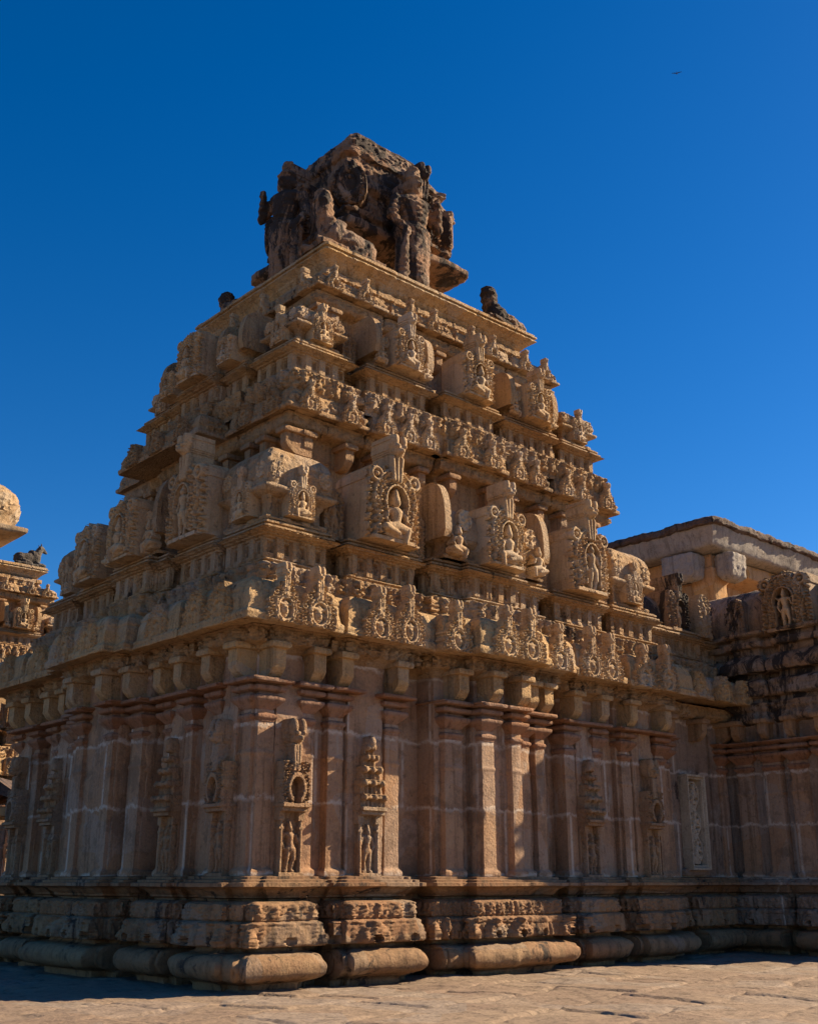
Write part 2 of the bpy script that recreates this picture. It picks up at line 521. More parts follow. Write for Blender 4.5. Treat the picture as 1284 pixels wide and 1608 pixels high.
def draw_seated(r, cx, cz, s, base, flip=1):
    """seated deity with tall crown, one leg folded and one hanging"""
    f = flip; B = base
    C = lambda x, z: (cx + f * x * s, cz + z * s)
    r.cap(C(0, .84), C(0, 1.02), .085 * s, .04 * s, B + .05 * s)
    r.ell(*C(0, .77), .085 * s, .10 * s, .12 * s, B + .04 * s)
    r.cap(C(0, .70), C(0, .64), .05 * s, .06 * s, B)
    r.cap(C(-.12, .60), C(.12, .60), .075 * s, .075 * s, B + .02 * s)
    r.cap(C(0, .56), C(0, .36), .14 * s, .10 * s, B + .03 * s)
    r.cap(C(-.17, .60), C(-.26, .42), .05 * s, .042 * s, B + .03 * s)
    r.cap(C(-.26, .42), C(-.16, .30), .042 * s, .035 * s, B + .08 * s)
    r.cap(C(.17, .60), C(.26, .44), .05 * s, .042 * s, B + .03 * s)
    r.cap(C(.26, .44), C(.20, .56), .04 * s, .035 * s, B + .08 * s)
    r.cap(C(-.19, .62), C(-.28, .72), .04 * s, .035 * s, B)
    r.cap(C(.19, .62), C(.28, .72), .04 * s, .035 * s, B)
    r.cap(C(0, .30), C(-.28, .24), .10 * s, .085 * s, B + .08 * s)
    r.cap(C(-.28, .24), C(.02, .16), .075 * s, .05 * s, B + .12 * s)
    r.cap(C(.02, .30), C(.27, .26), .10 * s, .08 * s, B + .08 * s)
    r.cap(C(.27, .26), C(.22, .02), .075 * s, .05 * s, B + .10 * s)
    r.ell(*C(0, .14), .34 * s, .08 * s, .10 * s, B)

def draw_standing(r, cx, cz, s, base, flip=1, arms=4):
    f = flip; B = base
    C = lambda x, z: (cx + f * x * s, cz + z * s)
    r.cap(C(0, .93), C(0, 1.02), .06 * s, .035 * s, B + .04 * s)
    r.ell(*C(0, .87), .058 * s, .072 * s, .09 * s, B + .04 * s)
    r.cap(C(-.10, .77), C(.10, .77), .05 * s, .05 * s, B + .02 * s)
    r.cap(C(0, .74), C(.02, .58), .10 * s, .068 * s, B + .03 * s)
    r.cap(C(.02, .56), C(.03, .48), .085 * s, .105 * s, B + .03 * s)
    r.cap(C(-.04, .46), C(-.05, .26), .075 * s, .052 * s, B + .04 * s)
    r.cap(C(-.05, .26), C(-.06, .04), .050 * s, .036 * s, B + .03 * s)
    r.cap(C(.08, .46), C(.12, .26), .075 * s, .052 * s, B + .05 * s)
    r.cap(C(.12, .26), C(.07, .04), .050 * s, .036 * s, B + .03 * s)
    r.cap(C(-.06, .02), C(-.12, .01), .035 * s, .03 * s, B + .05 * s)
    r.cap(C(.07, .02), C(.14, .01), .035 * s, .03 * s, B + .05 * s)
    r.cap(C(-.14, .76), C(-.20, .58), .042 * s, .035 * s, B + .02 * s)
    r.cap(C(-.20, .58), C(-.13, .45), .034 * s, .028 * s, B + .04 * s)
    r.cap(C(.14, .76), C(.21, .62), .042 * s, .035 * s, B + .02 * s)
    r.cap(C(.21, .62), C(.17, .76), .034 * s, .028 * s, B + .06 * s)
    if arms > 2:
        r.cap(C(.15, .76), C(.27, .84), .034 * s, .03 * s, B)
        r.cap(C(-.15, .76), C(-.27, .84), .034 * s, .03 * s, B)

def kudu(seed, s=1.0, step=0.017, hole=False, head=True):
    """horseshoe arch medallion with flame border, face and monster head on a stem"""
    r = Rel(-.5 * s, .5 * s, 0, 1.56 * s, step)
    X, Z = r.X / s, r.Z / s
    sp = spirals(r.X, r.Z, .13 * s, seed, 9)
    w_ = np.where(Z < .42, .47, .47 - (Z - .42) * .68) + .022 * np.cos(Z * 34 + np.abs(X) * 8)
    shape = (np.abs(X) < w_) & (Z < .98)
    if not head: shape &= Z < .86
    r.put(shape, (.025 + .13 * sp + .03 * (1 - np.abs(X) * 2)) * s)
    for q in (-1, 1):
        for (cx_, cz_, rr) in ((.25, .64, .09), (.37, .42, .09), (.38, .15, .09), (.15, .82, .06)):
            dx = (X - q * cx_); dz = Z - cz_
            rr_ = np.hypot(dx, dz); th = np.arctan2(dz, q * dx)
            r.put(rr_ < rr, (.085 + .05 * np.cos(th - rr_ / rr * 7)) * s)
    inner = ((X) / .20) ** 2 + ((Z - .29) / .25) ** 2 < 1
    r.put(inner, .035 * s)
    r.ring(0, .29 * s, .205 * s, .255 * s, .03 * s, .04 * s, .10 * s)
    r.ring(0, .29 * s, .27 * s, .32 * s, .018 * s, .03 * s, .11 * s)
    if hole:
        r.put(((X) / .14) ** 2 + ((Z - .27) / .17) ** 2 < 1, -.08 * s)
    else:
        draw_face(r, 0, .27 * s, .40 * s, .01 * s)
    if not head:
        return r
    for q in (-.045, 0, .045):
        r.cap((q * s, .60 * s), (q * 1.4 * s, 1.0 * s), .028 * s, .028 * s, .13 * s)
    r.slab((np.abs(X) < .085) & (Z > .6) & (Z < 1.12), .10 * s)
    draw_lion_head(r, 0, 1.10 * s, .30 * s, .10 * s)
    return r

def big_niche(seed, s=1.0, step=0.022, fig='seat', head=True):
    """tall arched gable: layered scrollwork border round a hollow, head on top"""
    r = Rel(-.62 * s, .62 * s, 0, 1.9 * s, step)
    X, Z = r.X / s, r.Z / s
    sp = spirals(r.X, r.Z, .15 * s, seed, 9.5)
    lob = np.hypot((np.abs(X) - .42), (Z - 1.12)) < .20
    body = (np.abs(X) < .60) & (Z < 1.14)
    dome = np.hypot(X, (Z - .95)) < .46
    shape = body | lob | dome
    r.put(shape, (.05 + .14 * sp) * s)
    # raised arch bands
    hx = X / .25; hz = (Z - .66) / .34
    dd = np.where(Z > .66, np.hypot(hx, hz), np.abs(hx) * (1 + .25 * np.sin(np.clip((.66 - Z) / .66, 0, 1) * 3.1)))
    band = (np.abs(dd - 1.45) < .33) & (Z > .10) & shape
    sp2 = spirals(r.X * 1.0 + .3, r.Z, .105 * s, seed + 2, 8)
    r.put(band, (.15 + .10 * sp2) * s)
    r.put((np.abs(dd - 1.86) < .06) & (Z > .10) & shape, .21 * s)
    band = (np.abs(dd - 1.0) < .08) & (Z > .12) & shape
    r.put(band, .25 * s)
    hollow = (dd < .94) & (Z > .0)
    r.put(hollow & shape, -.10 * s)
    r.slab((np.abs(X) < .45) & (Z < .07), .20 * s)
    for q in (-1, 1):
        r.ring(q * .42 * s, 1.14 * s, .11 * s, .11 * s, .035 * s, .06 * s, .15 * s)
        r.ell(q * .42 * s, 1.14 * s, .05 * s, .05 * s, .08 * s, .15 * s)
    if not head:
        r.cut(r.Z > 1.42 * s)
        return r
    for q in (-.07, 0, .07):
        r.cap((q * s, 1.1 * s), (q * 1.5 * s, 1.5 * s), .04 * s, .04 * s, .22 * s)
    r.slab((np.abs(X) < .15) & (Z > 1.1) & (Z < 1.5), .17 * s)
    draw_lion_head(r, 0, 1.66 * s, .44 * s, .2 * s)
    return r

def figure_relief(kind, s, step=0.02, flip=1):
    r = Rel(-.42 * s, .42 * s, -.02 * s, 1.12 * s, step)
    if kind == 'seat': draw_seated(r, 0, .02 * s, s, .02 * s, flip)
    else: draw_standing(r, 0, .02 * s, s, .02 * s, flip)
    return r

def figrow(Sv, Z, z0, h, period, seed, amp=1.0):
    """row of crouching dwarf and animal figures for the bands"""
    c = np.floor(Sv / period).astype(np.int64)
    zero = np.zeros_like(c)
    u = Sv - (c + .5) * period
    out = np.zeros(Sv.shape)
    def rnd(k): return _hash(c, zero, zero, seed + k) - .5
    def ell(cx, cz, rx, rz, hh):
        d = ((u - cx) / rx) ** 2 + ((Z - cz) / rz) ** 2
        return np.where(d < 1, hh * np.sqrt(np.clip(1 - d, 0, 1)), 0)
    hx = rnd(1) * period * .25
    P_ = period
    out = np.maximum(out, ell(hx, z0 + h * .74, P_ * .17, h * .2, .55 * h * amp * .55))
    out = np.maximum(out, ell(hx * .5, z0 + h * .42, P_ * .24, h * .3, .5 * h * amp * .5))
    out = np.maximum(out, ell(-P_ * .28, z0 + h * (.45 + rnd(2) * .5), P_ * .12, h * .25, .4 * h * amp * .5))
    out = np.maximum(out, ell(P_ * .28, z0 + h * (.45 + rnd(3) * .5), P_ * .12, h * .25, .4 * h * amp * .5))
    out = np.maximum(out, ell(-P_ * .2, z0 + h * .14, P_ * .16, h * .16, .45 * h * amp * .5))
    out = np.maximum(out, ell(P_ * .2, z0 + h * .14, P_ * .16, h * .16, .45 * h * amp * .5))
    out = out + .10 * h * amp * spirals(Sv, Z, h * .3, seed + 3, 8)
    return np.where((Z > z0) & (Z < z0 + h), out, 0)

# ------------------------------------------------------------------ ground
def build_ground():
    rng = np.random.RandomState(4)
    fine = np.concatenate([np.arange(-22, -12, .12), np.arange(-12, 15, .048), np.arange(15, 22.01, .12)])
    g = np.cumsum(0.12 * 1.17 ** np.arange(54))
    g = g[g < 6000]
    xs = np.concatenate([-(22 + g[::-1]), fine, 22 + g])
    # the flagstones in view lie in front of both faces
    ys = np.concatenate([-(20 + g[::-1]), np.arange(-20, -13, .12), np.arange(-13, .5, .048), np.arange(.5, 14.01, .12), 14 + g])
    X, Y = np.meshgrid(xs, ys, indexing='ij')
    # irregular flagstones
    ang = R(12)
    U = X * math.cos(ang) + Y * math.sin(ang); W = -X * math.sin(ang) + Y * math.cos(ang)
    P3 = np.stack([U, W, U * 0], -1)
    U2 = U + 0.14 * vnoise(P3, 1.7, 3) + .07 * vnoise(P3, .3, 13); W2 = W + 0.14 * vnoise(P3, 1.7, 9) + .07 * vnoise(P3, .3, 19)
    row = np.floor(W2 / 1.25).astype(np.int64)
    zero = np.zeros_like(row)
    wid = 1.7 + 0.9 * _hash(row, zero, zero, 2)
    cu = (U2 + 3 * _hash(row, zero, zero, 8)) / wid
    colI = np.floor(cu).astype(np.int64)
    lvl = (_hash(row, colI, zero, 21) - .5) * 0.018
    tx = (_hash(row, colI, zero, 22) - .5) * .03; ty = (_hash(row, colI, zero, 23) - .5) * .03
    fu = (cu - colI - .5) * wid; fw = W2 - (row + .5) * 1.25
    e = np.minimum(wid / 2 - np.abs(fu), .625 - np.abs(fw))
    H = lvl + tx * fu + ty * fw - 0.035 * np.exp(-(np.clip(e, 0, None) / 0.035) ** 2)
    H += 0.014 * vnoise(P3, .9, 31) + 0.005 * vnoise(P3, .25, 37) + .004 * vnoise(P3, .11, 41)
    # flaked layers of the worn stone
    fl = vnoise(P3, 1.1, 51) + .5 * vnoise(P3, .4, 57)
    H += 0.011 * (np.clip((fl - .1) / .04, 0, 1) + np.clip((fl - .5) / .04, 0, 1) - np.clip((-fl - .45) / .04, 0, 1))
    d = np.maximum(np.abs(X) - 18, np.abs(Y + 3) - 15)
    H = H * np.clip(1 - d / 4, 0, 1) - 0.03
    mb = MB(); mb.grid(np.stack([X, Y, H], -1))
    o = mb.build('ground', MAT['ground'], None, 60)
    o['kind'] = 'structure'
build_ground()

# ------------------------------------------------------------------ temple plan
def bay_plan(xb, yb, rec, Lx, Ly, steps_x=(), back=True):
    """xb: list of (x0,x1,out,[inner x0,x1,out]) for the right face; yb the same for the left face (y along it)"""
    pts = []
    for i, b in enumerate(xb):
        x0, x1, o = b[0], b[1], b[2]
        rc = (lambda j: rec[j] if isinstance(rec, (list, tuple)) else rec)
        if i: pts.append((x0, rc(i - 1)))
        pts.append((x0, -o))
        if len(b) > 3:
            a0, a1, o2 = b[3]
            pts += [(a0, -o), (a0, -o2), (a1, -o2), (a1, -o)]
        pts.append((x1, -o))
        if i < len(xb) - 1: pts.append((x1, rc(i)))
    pts.append((xb[-1][1], Ly))
    # back corner then the left face travelled from far to near
    rev = yb[::-1]
    m = len(rev)
    for i, b in enumerate(rev):
        y0, y1, o = b[0], b[1], b[2]
        if i == 0:
            pts.append((-o, Ly))
        else:
            pts.append((rc(m - 1 - i), y1)); pts.append((-o, y1))
        if len(b) > 3:
            a0, a1, o2 = b[3]
            pts += [(-o, a1), (-o2, a1), (-o2, a0), (-o, a0)]
        if i < m - 1:
            pts.append((-o, y0)); pts.append((rc(m - 2 - i), y0))
    # last left bay starts at y=0 and shares the near corner with the first right bay
    out = []
    for p in pts:
        if not out or (abs(out[-1][0] - p[0]) + abs(out[-1][1] - p[1])) > 1e-6: out.append(p)
    return out

XB = [(0, 1.1, 0, (.32, .88, .10)), (1.45, 3.0, 0, (1.8, 2.6, .10)), (3.75, 6.6, .15, (4.55, 5.7, .38)),
      (7.4, 8.6, 0, (7.75, 8.3, .10)), (9.15, 10.7, 0, (9.6, 10.3, .10)), ]
YB = [(0, 1.15, 0, (.35, .85, .12)), (1.75, 2.75, 0, (2.0, 2.5, .1)), (3.1, 5.9, .2, (3.7, 5.3, .45)), (6.25, 7.25, 0, (6.5, 7.0, .1)), (7.85, 9.0, 0, (8.15, 8.7, .12))]
BASEPLAN = bay_plan(XB, YB, [.10, .30, .26, .12], 10.7, 9.0)
XR = [(0, .93, -.03, (.12, .68, .15)), (1.5, 2.98, -.03, (1.85, 2.62, .15)), (3.62, 6.62, .03, (4.55, 6.05, .32)), (7.2, 8.4, -.03, (7.52, 8.12, .15)), (8.9, 10.25, -.03, (9.25, 9.9, .15))]
YR = [(0, 1.0, 0, (.3, .75, .12)), (1.6, 2.75, 0, (1.85, 2.5, .12)), (3.25, 5.75, .15, (3.8, 5.2, .4)), (6.3, 7.4, 0, (6.5, 7.2, .12)), (8.0, 9.0, 0, (8.2, 8.8, .12))]
ROLLPLAN = bay_plan(XR, YR, .60, 10.25, 9.0)

main = thing('temple_tower', 'huge tan carved stone temple with stepped pyramid tower filling the middle of the view', 'temple')

# --- plinth: roll, frieze, upper mouldings
def base_frieze_carve(Sv, Z):
    """crouching lions over little arches, and a row of small figures above them"""
    per = .40
    c = np.floor(Sv / per); u = Sv - (c + .5) * per
    cell = _hash(c.astype(np.int64), np.zeros(Sv.shape, np.int64), np.zeros(Sv.shape, np.int64), 3)
    def ell(cx, cz, rx, rz, hh, uu=u):
        d = ((uu - cx) / rx) ** 2 + ((Z - cz) / rz) ** 2
        return np.where(d < 1, hh * np.sqrt(np.clip(1 - d, 0, 1)), 0)
    h = ell(0, .60, .16, .30, .11)
    h = np.maximum(h, ell(0, .86, .055, .065, .12)); h = np.maximum(h, ell(0, .78, .075, .05, .11))
    h = np.maximum(h, ell(-.10, .66, .045, .10, .11)); h = np.maximum(h, ell(.10, .66, .045, .10, .11))
    h = np.where((Z < .93), h + .032 * spirals(Sv, Z, .085, 5, 8), 0)
    hole = ((u / .04) ** 2 + ((Z - .64) / .06) ** 2) < 1
    h = np.where(hole, -.07, h)
    h = np.where(cell > .82, h * .35, h)
    h2 = figrow(Sv + .1, Z, .94, .23, .17, 15, .62) + np.where((Z > .94) & (Z < 1.17), .025 * spirals(Sv, Z, .08, 8, 8), 0)
    return h + h2

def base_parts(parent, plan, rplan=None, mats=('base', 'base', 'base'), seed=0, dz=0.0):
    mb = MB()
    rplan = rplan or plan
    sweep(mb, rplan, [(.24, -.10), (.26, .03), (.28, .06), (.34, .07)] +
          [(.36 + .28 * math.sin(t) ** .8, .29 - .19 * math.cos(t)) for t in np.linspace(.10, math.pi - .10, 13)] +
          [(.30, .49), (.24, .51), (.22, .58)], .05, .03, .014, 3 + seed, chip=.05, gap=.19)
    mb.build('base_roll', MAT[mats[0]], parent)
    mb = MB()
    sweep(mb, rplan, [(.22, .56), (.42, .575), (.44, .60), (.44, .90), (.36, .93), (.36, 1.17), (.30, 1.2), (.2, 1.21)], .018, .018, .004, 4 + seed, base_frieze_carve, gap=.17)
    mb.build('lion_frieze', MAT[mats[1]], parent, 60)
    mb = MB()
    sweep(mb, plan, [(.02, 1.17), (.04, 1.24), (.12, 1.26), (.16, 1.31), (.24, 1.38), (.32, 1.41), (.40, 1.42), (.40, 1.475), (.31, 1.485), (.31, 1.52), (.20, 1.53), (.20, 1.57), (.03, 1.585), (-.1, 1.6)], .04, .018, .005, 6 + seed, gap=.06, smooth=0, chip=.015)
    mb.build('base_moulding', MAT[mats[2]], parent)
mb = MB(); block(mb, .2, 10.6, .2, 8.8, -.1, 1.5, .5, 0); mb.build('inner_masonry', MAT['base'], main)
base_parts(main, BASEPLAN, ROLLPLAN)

# --- wall
mb = MB()
sweep(mb, BASEPLAN, [(.0, 1.50), (.0, 5.46)], .06, .06, .007, 8, chip=.02)
mb.build('wall', MAT['wall'], main)

# --- pilasters
def pilaster_mesh(wd, mat, cmat, z0=1.56, z1=4.62, seed=0):
    h = wd / 2
    top = z1
    mb = MB()
    sweep(mb, rect(-h, h, -.075, .3), [(.03, z0), (.05, z0 + .02), (.05, z0 + .10), (.0, z0 + .14), (.0, top - 1.22), (.018, top - 1.2), (.018, top - 1.16), (.0, top - 1.14), (.0, top - .50)],
          .045, .03, .005, 20 + seed, chip=.012, allfine=True)
    shaft = mb.data('pilaster', mat)
    mb = MB()
    sweep(mb, rect(-h, h, -.085, .3), [(-.05, top - .70), (.0, top - .69), (.0, top - .66), (.03, top - .63), (.03, top - .58), (-.01, top - .56), (-.03, top - .53), (-.02, top - .50), (.04, top - .43), (.10, top - .37), (.12, top - .34), (.12, top - .29),
        (.03, top - .27), (.01, top - .23), (.10, top - .21), (.13, top - .19), (.13, top - .13), (.05, top - .115), (.04, top - .10), (.17, top - .04), (.20, top - .03), (.20, top), (-h + .01, top + .01)],
        .04, .02, .004, 23 + seed, chip=.012, allfine=True)
    return shaft, mb.data('capital', cmat)
PIL = {w_: pilaster_mesh(w_, MAT['wall'], MAT['capital'], seed=i) for i, w_ in enumerate((.26, .32, .44))}
def add_pilaster(wd, parent, loc, rz):
    o = obj('pilaster', PIL[wd][0], parent, loc, rz)
    obj('capital', PIL[wd][1], o)
    return o
# the heavy abacus slab and curved corbel over each pilaster
def corbel_mesh(wd, mat, seed=0, h=.58, dp=.42):
    mb = MB()
    z0 = 0
    poly = [(.35, 0), (.05, 0), (-.04, .02), (-.12, .06), (-.20, .13), (-.26, .2), (-dp + .14, .2), (-dp + .14, h - .12), (-dp + .06, h - .12), (-dp + .06, h - .02), (.35, h - .02)]
    poly = [(.35, 0), (-.02, 0), (-.10, .03), (-.18, .09), (-.25, .18), (-.25, h - .11), (.35, h - .11)]
    prism(mb, poly, -wd / 2, wd / 2, .06, .006, 31 + seed)
    block(mb, -wd / 2 - .07, wd / 2 + .07, -.33, .3, h - .115, h, .05, .005, 33 + seed)
    return mb.data('bracket', mat)
CORB = corbel_mesh(.25, MAT['kapota'])
CORB_S = corbel_mesh(.19, MAT['bracket'], 4, .5)

RIGHT, LEFT = 0.0, -math.pi / 2
def on_right(x, out=0.0, z=0.0): return (x, -out, z)
def on_left(y, out=0.0, z=0.0): return (-out, y, z)

def put(name, me, parent, face, t, out, z, sc=1.0, org=(0, 0)):
    """t: coordinate along the face, out: distance outwards from the face plane through org"""
    if face == 'r':
        return obj(name, me, parent, (t, org[1] - out, z), RIGHT, sc)
    return obj(name, me, parent, (org[0] - out, t, z), LEFT, sc)

pil_r = [(.16, 0, .32), (.98, 0, .26), (1.57, 0, .32), (2.82, 0, .32), (4.12, .2, .44), (4.76, .45, .32), (5.52, .45, .26), (6.02, .2, .26), (6.45, .2, .26),
         (7.57, 0, .32), (8.44, 0, .26), (9.4, 0, .32), (10.62, 0, .32)]
pil_l = [(.18, 0, .32), (1.0, 0, .26), (1.9, 0, .26), (2.6, 0, .26), (3.35, .2, .44), (3.92, .45, .32), (5.08, .45, .32), (5.65, .2, .44), (6.4, 0, .26), (7.1, 0, .26), (8.0, 0, .26), (8.82, 0, .32)]
for face, lst in (('r', pil_r), ('l', pil_l)):
    for t, out, wd in lst:
        if face == 'l' and abs(t - .18) < .01: pass
        add_pilaster(wd, main, (t, -out, 0) if face == 'r' else (-out, t, 0), RIGHT if face == 'r' else LEFT)
        put('bracket', CORB, main, face, t, out + .13, 4.61)
# abacus slabs linking neighbouring capitals
def slab_run(parent, face, t0, t1, out, z0, z1, dp, mat, name='capital_slab', seed=0, org=(0, 0)):
    mb = MB()
    if face == 'r': block(mb, t0, t1, org[1] - out - dp, org[1] - out + .1, z0, z1, .05, .006, seed)
    else: block(mb, org[0] - out - dp, org[0] - out + .1, t0, t1, z0, z1, .05, .006, seed)
    mb.build(name, mat, parent)
for i, (a_, b_, o_) in enumerate([(-.30, .52, 0), (.62, 1.32, 0), (1.36, 2.05, 0), (2.4, 3.2, 0), (3.72, 4.42, .2), (4.44, 5.05, .45), (5.1, 5.78, .45), (5.82, 6.78, .2), (7.3, 8.72, 0), (9.1, 10.95, 0)]):
    slab_run(main, 'r', a_, b_, o_, 4.535, 4.61, .34, MAT['capital'], seed=i)
for i, (a_, b_, o_) in enumerate([(-.2, .5, 0), (.7, 1.3, 0), (1.6, 2.9, 0), (3.0, 3.6, .2), (3.66, 4.2, .45), (4.8, 5.35, .45), (5.4, 6.0, .2), (6.1, 7.4, 0), (7.75, 9.1, 0)]):
    slab_run(main, 'l', a_, b_, o_, 4.535, 4.61, .34, MAT['capital'], seed=i)

# --- wall niches: small figure between colonnettes, shelf, medallion or little tower over it
def niche_relief(kind, seed):
    r = Rel(-.28, .28, 0, 2.42, .016)
    X, Z = r.X, r.Z
    r.slab((np.abs(X) < .24) & (Z < .06), .14)
    for q in (-1, 1):
        r.cap((q * .19, .06), (q * .19, .82), .035, .035, .07)
        r.slab((np.abs(X - q * .19) < .06) & (Z > .82) & (Z < .97), .11)
        r.slab((np.abs(X - q * .19) < .05) & (Z > .70) & (Z < .74), .11)
    r.slab((np.abs(X) < .22) & (Z < .97), .01)
    draw_standing(r, 0, .07, .72, .02, 1 if seed % 2 else -1, 2)
    r.slab((np.abs(X) < .26) & (Z > .97) & (Z < 1.03), .20)
    r.slab((np.abs(X) < .28) & (Z > 1.03) & (Z < 1.09), .26)
    if kind == 'arch':
        sp = spirals(X, Z, .075, seed, 9)
        d = np.hypot(X / .27, (Z - 1.40) / .34)
        shape = ((d < 1) & (Z > 1.09)) | ((np.abs(X) < .25) & (Z > 1.09) & (Z < 1.45)) | ((np.abs(np.abs(X) - .2) < .06) & (Z < 1.75) & (Z > 1.4))
        r.put(shape, .17 + .07 * sp)
        dd = np.hypot(X / .12, (Z - 1.33) / .17)
        r.put((np.abs(dd - 1.25) < .22) & (Z > 1.12), .25)
        r.put((dd < 1) & (Z > 1.09), .02)
        r.put((np.abs(X) < .06) & (Z > 1.09) & (Z < 1.26), .03)
        for q in (-.045, 0, .045): r.cap((q, 1.62), (q * 1.3, 2.0), .03, .03, .19)
        r.slab((np.abs(X) < .08) & (Z > 1.6) & (Z < 2.05), .17)
        draw_lion_head(r, 0, 2.15, .38, .17)
    else:
        z = 1.09
        for i, (wd, h) in enumerate(((.27, .22), (.24, .24), (.21, .22), (.15, .2), (.11, .16))):
            dp = .26 - i * .03
            m = (np.abs(X) < wd) & (Z > z) & (Z <= z + h)
            r.put(m, dp - .09 + .02 * np.cos(X * 70))
            r.put((np.abs(X) < wd + .0) & (Z > z + h * .65) & (Z <= z + h * .85), dp)
            r.put((np.abs(X) < wd - .02) & (Z > z + h * .85) & (Z <= z + h + .01), dp - .03 + .03 * np.cos(X * 55))
            for q in np.linspace(-wd + .05, wd - .05, 3): r.ell(q, z + h * .75, .05, .06, .05, dp - .02)
            z += h
        r.ell(0, z + .04, .09, .12, .1, .1)
    return r.mesh('wall_niche', MAT['wallcarved'], .12, seed)
NA, NB_, NC = niche_relief('arch', 1), niche_relief('tower', 2), niche_relief('tower', 5)
for t, out, me in ((.60, .13, NA), (2.2, .13, NB_), (8.0, .13, NC), (10.0, .13, NA)):
    put('wall_niche', me, main, 'r', t, out, 1.57)
for t, out, me in ((.6, .13, NA), (2.25, .11, NB_), (6.75, .11, NC), (8.4, .13, NA)):
    put('wall_niche', me, main, 'l', t, out, 1.57)

# --- band of dwarfs under the cornice
mb = MB()
sweep(mb, BASEPLAN, [(-.02, 5.04), (.10, 5.14), (.22, 5.18), (.25, 5.36), (.36, 5.42), (.3, 5.47)], .022, .02, .005, 12,
      lambda s_, z_: figrow(s_, z_, 5.17, .22, .22, 77, 1.5) + np.where((z_ > 5.1) & (z_ < 5.38), .03 * spirals(s_, z_, .1, 4, 8), 0))
mb.build('dwarf_frieze', MAT['tower'], main, 60)

# --- main cornice (curved overhanging eave)
def cornice_profile(z0, h, dp):
    """o=0 at the lip, curves inwards and up"""
    return [(-dp - .25, z0 + .05), (-.10, z0 + .03), (-.02, z0), (0, z0), (.01, z0 + .02), (.01, z0 + .17 * h), (-.02, z0 + .2 * h), (-.04, z0 + .22 * h),
            (-.05, z0 + .50 * h), (-.08, z0 + .70 * h), (-.14, z0 + .86 * h), (-.23, z0 + .96 * h), (-.38, z0 + h), (-dp - .5, z0 + h)]
KX = [(-.75, 1.18, .75), (1.25, 3.23, .75), (3.33, 7.05, .88, (4.0, 5.97, 1.13)), (7.13, 8.70, .75), (8.86, 11.2, .75)]
KY = [(-.75, 1.3, .75), (1.36, 2.86, .75), (2.93, 6.07, .9, (3.3, 5.7, 1.12)), (6.14, 7.64, .75), (7.7, 9.7, .75)]
def bays_to_plan(KX, KY, depth, xend, yend):
    """plan with slots: coordinates are already at the lip"""
    pts = []
    for i, b in enumerate(KX):
        if i: pts.append((b[0], -b[2] + depth))
        pts.append((b[0], -b[2]))
        if len(b) > 3: pts += [(b[3][0], -b[2]), (b[3][0], -b[3][2]), (b[3][1], -b[3][2]), (b[3][1], -b[2])]
        pts.append((b[1], -b[2]))
        if i < len(KX) - 1: pts.append((b[1], -b[2] + depth) if KX[i + 1][2] <= b[2] else (b[1], -KX[i + 1][2] + depth))
    # make slots level
    out = []
    pts2 = []
    i = 0
    while i < len(pts):
        pts2.append(pts[i]); i += 1
    # fix slot bottoms: consecutive bottom points must share y
    for i in range(len(pts2) - 1):
        a_, b_ = pts2[i], pts2[i + 1]
        if abs(a_[0] - b_[0]) > 1e-6 and abs(a_[1] - b_[1]) > 1e-6:
            y = max(a_[1], b_[1]); pts2[i] = (a_[0], y); pts2[i + 1] = (b_[0], y)
    pts = pts2
    pts.append((KX[-1][1], yend))
    rev = KY[::-1]
    ly = []
    for i, b in enumerate(rev):
        if i == 0: ly.append((-b[2], yend))
        else: ly += [(-b[2] + depth, b[1]), (-b[2], b[1])]
        if len(b) > 3: ly += [(-b[2], b[3][1]), (-b[3][2], b[3][1]), (-b[3][2], b[3][0]), (-b[2], b[3][0])]
        if i < len(rev) - 1: ly += [(-b[2], b[0]), (-b[2] + depth, b[0])]
    for i in range(len(ly) - 1):
        a_, b_ = ly[i], ly[i + 1]
        if abs(a_[0] - b_[0]) > 1e-6 and abs(a_[1] - b_[1]) > 1e-6:
            x = max(a_[0], b_[0]); ly[i] = (x, a_[1]); ly[i + 1] = (x, b_[1])
    allp = pts + ly
    out = []
    for p in allp:
        if not out or (abs(out[-1][0] - p[0]) + abs(out[-1][1] - p[1])) > 1e-6: out.append(p)
    if abs(out[0][0] - out[-1][0]) + abs(out[0][1] - out[-1][1]) < 1e-6: out.pop()
    return out
mb = MB()
sweep(mb, bays_to_plan(KX, KY, .22, 0, 9.75), cornice_profile(5.40, .76, .55), .04, .03, .007, 14, lambda s_, z_: .012 * vnoise(np.stack([s_, z_, 0 * s_], -1), .3, 3), chip=.02)
mb.build('cornice', MAT['kapota'], main)

# medallions on the cornice
KD = [kudu(i * 3 + 1, .74 + .03 * (i % 2), .0115).mesh('arch_medallion', MAT['carved'], depth_under_head(.62, .30, .15, .12), i, .002) for i in range(5)]
KS = [kudu(7 + i, .50).mesh('arch_medallion', MAT['carved'], depth_under_head(.42, .26, .12, .08), i) for i in range(2)]
KT = [kudu(17 + i, .46, .016, True).mesh('arch_medallion', MAT['carved'], depth_under_head(.38, .26, .12, .08), i) for i in range(2)]
KF = [kudu(37 + i, .80, head=False).mesh('arch_medallion', MAT['kapota'], .2, i) for i in range(2)]
rs = random.Random(3)
for i, (t, o_) in enumerate([(-.05, .75), (.62, .75), (1.95, .75), (2.62, .75), (3.68, .88), (4.72, 1.13), (5.35, 1.13), (6.45, .88), (7.6, .75), (8.22, .75), (9.35, .75), (10.15, .75)]):
    put('arch_medallion', KD[i % 5], main, 'r', t, o_ - .02, 5.41, (.95 + .12 * rs.random(), .8, .93 + .14 * rs.random()))
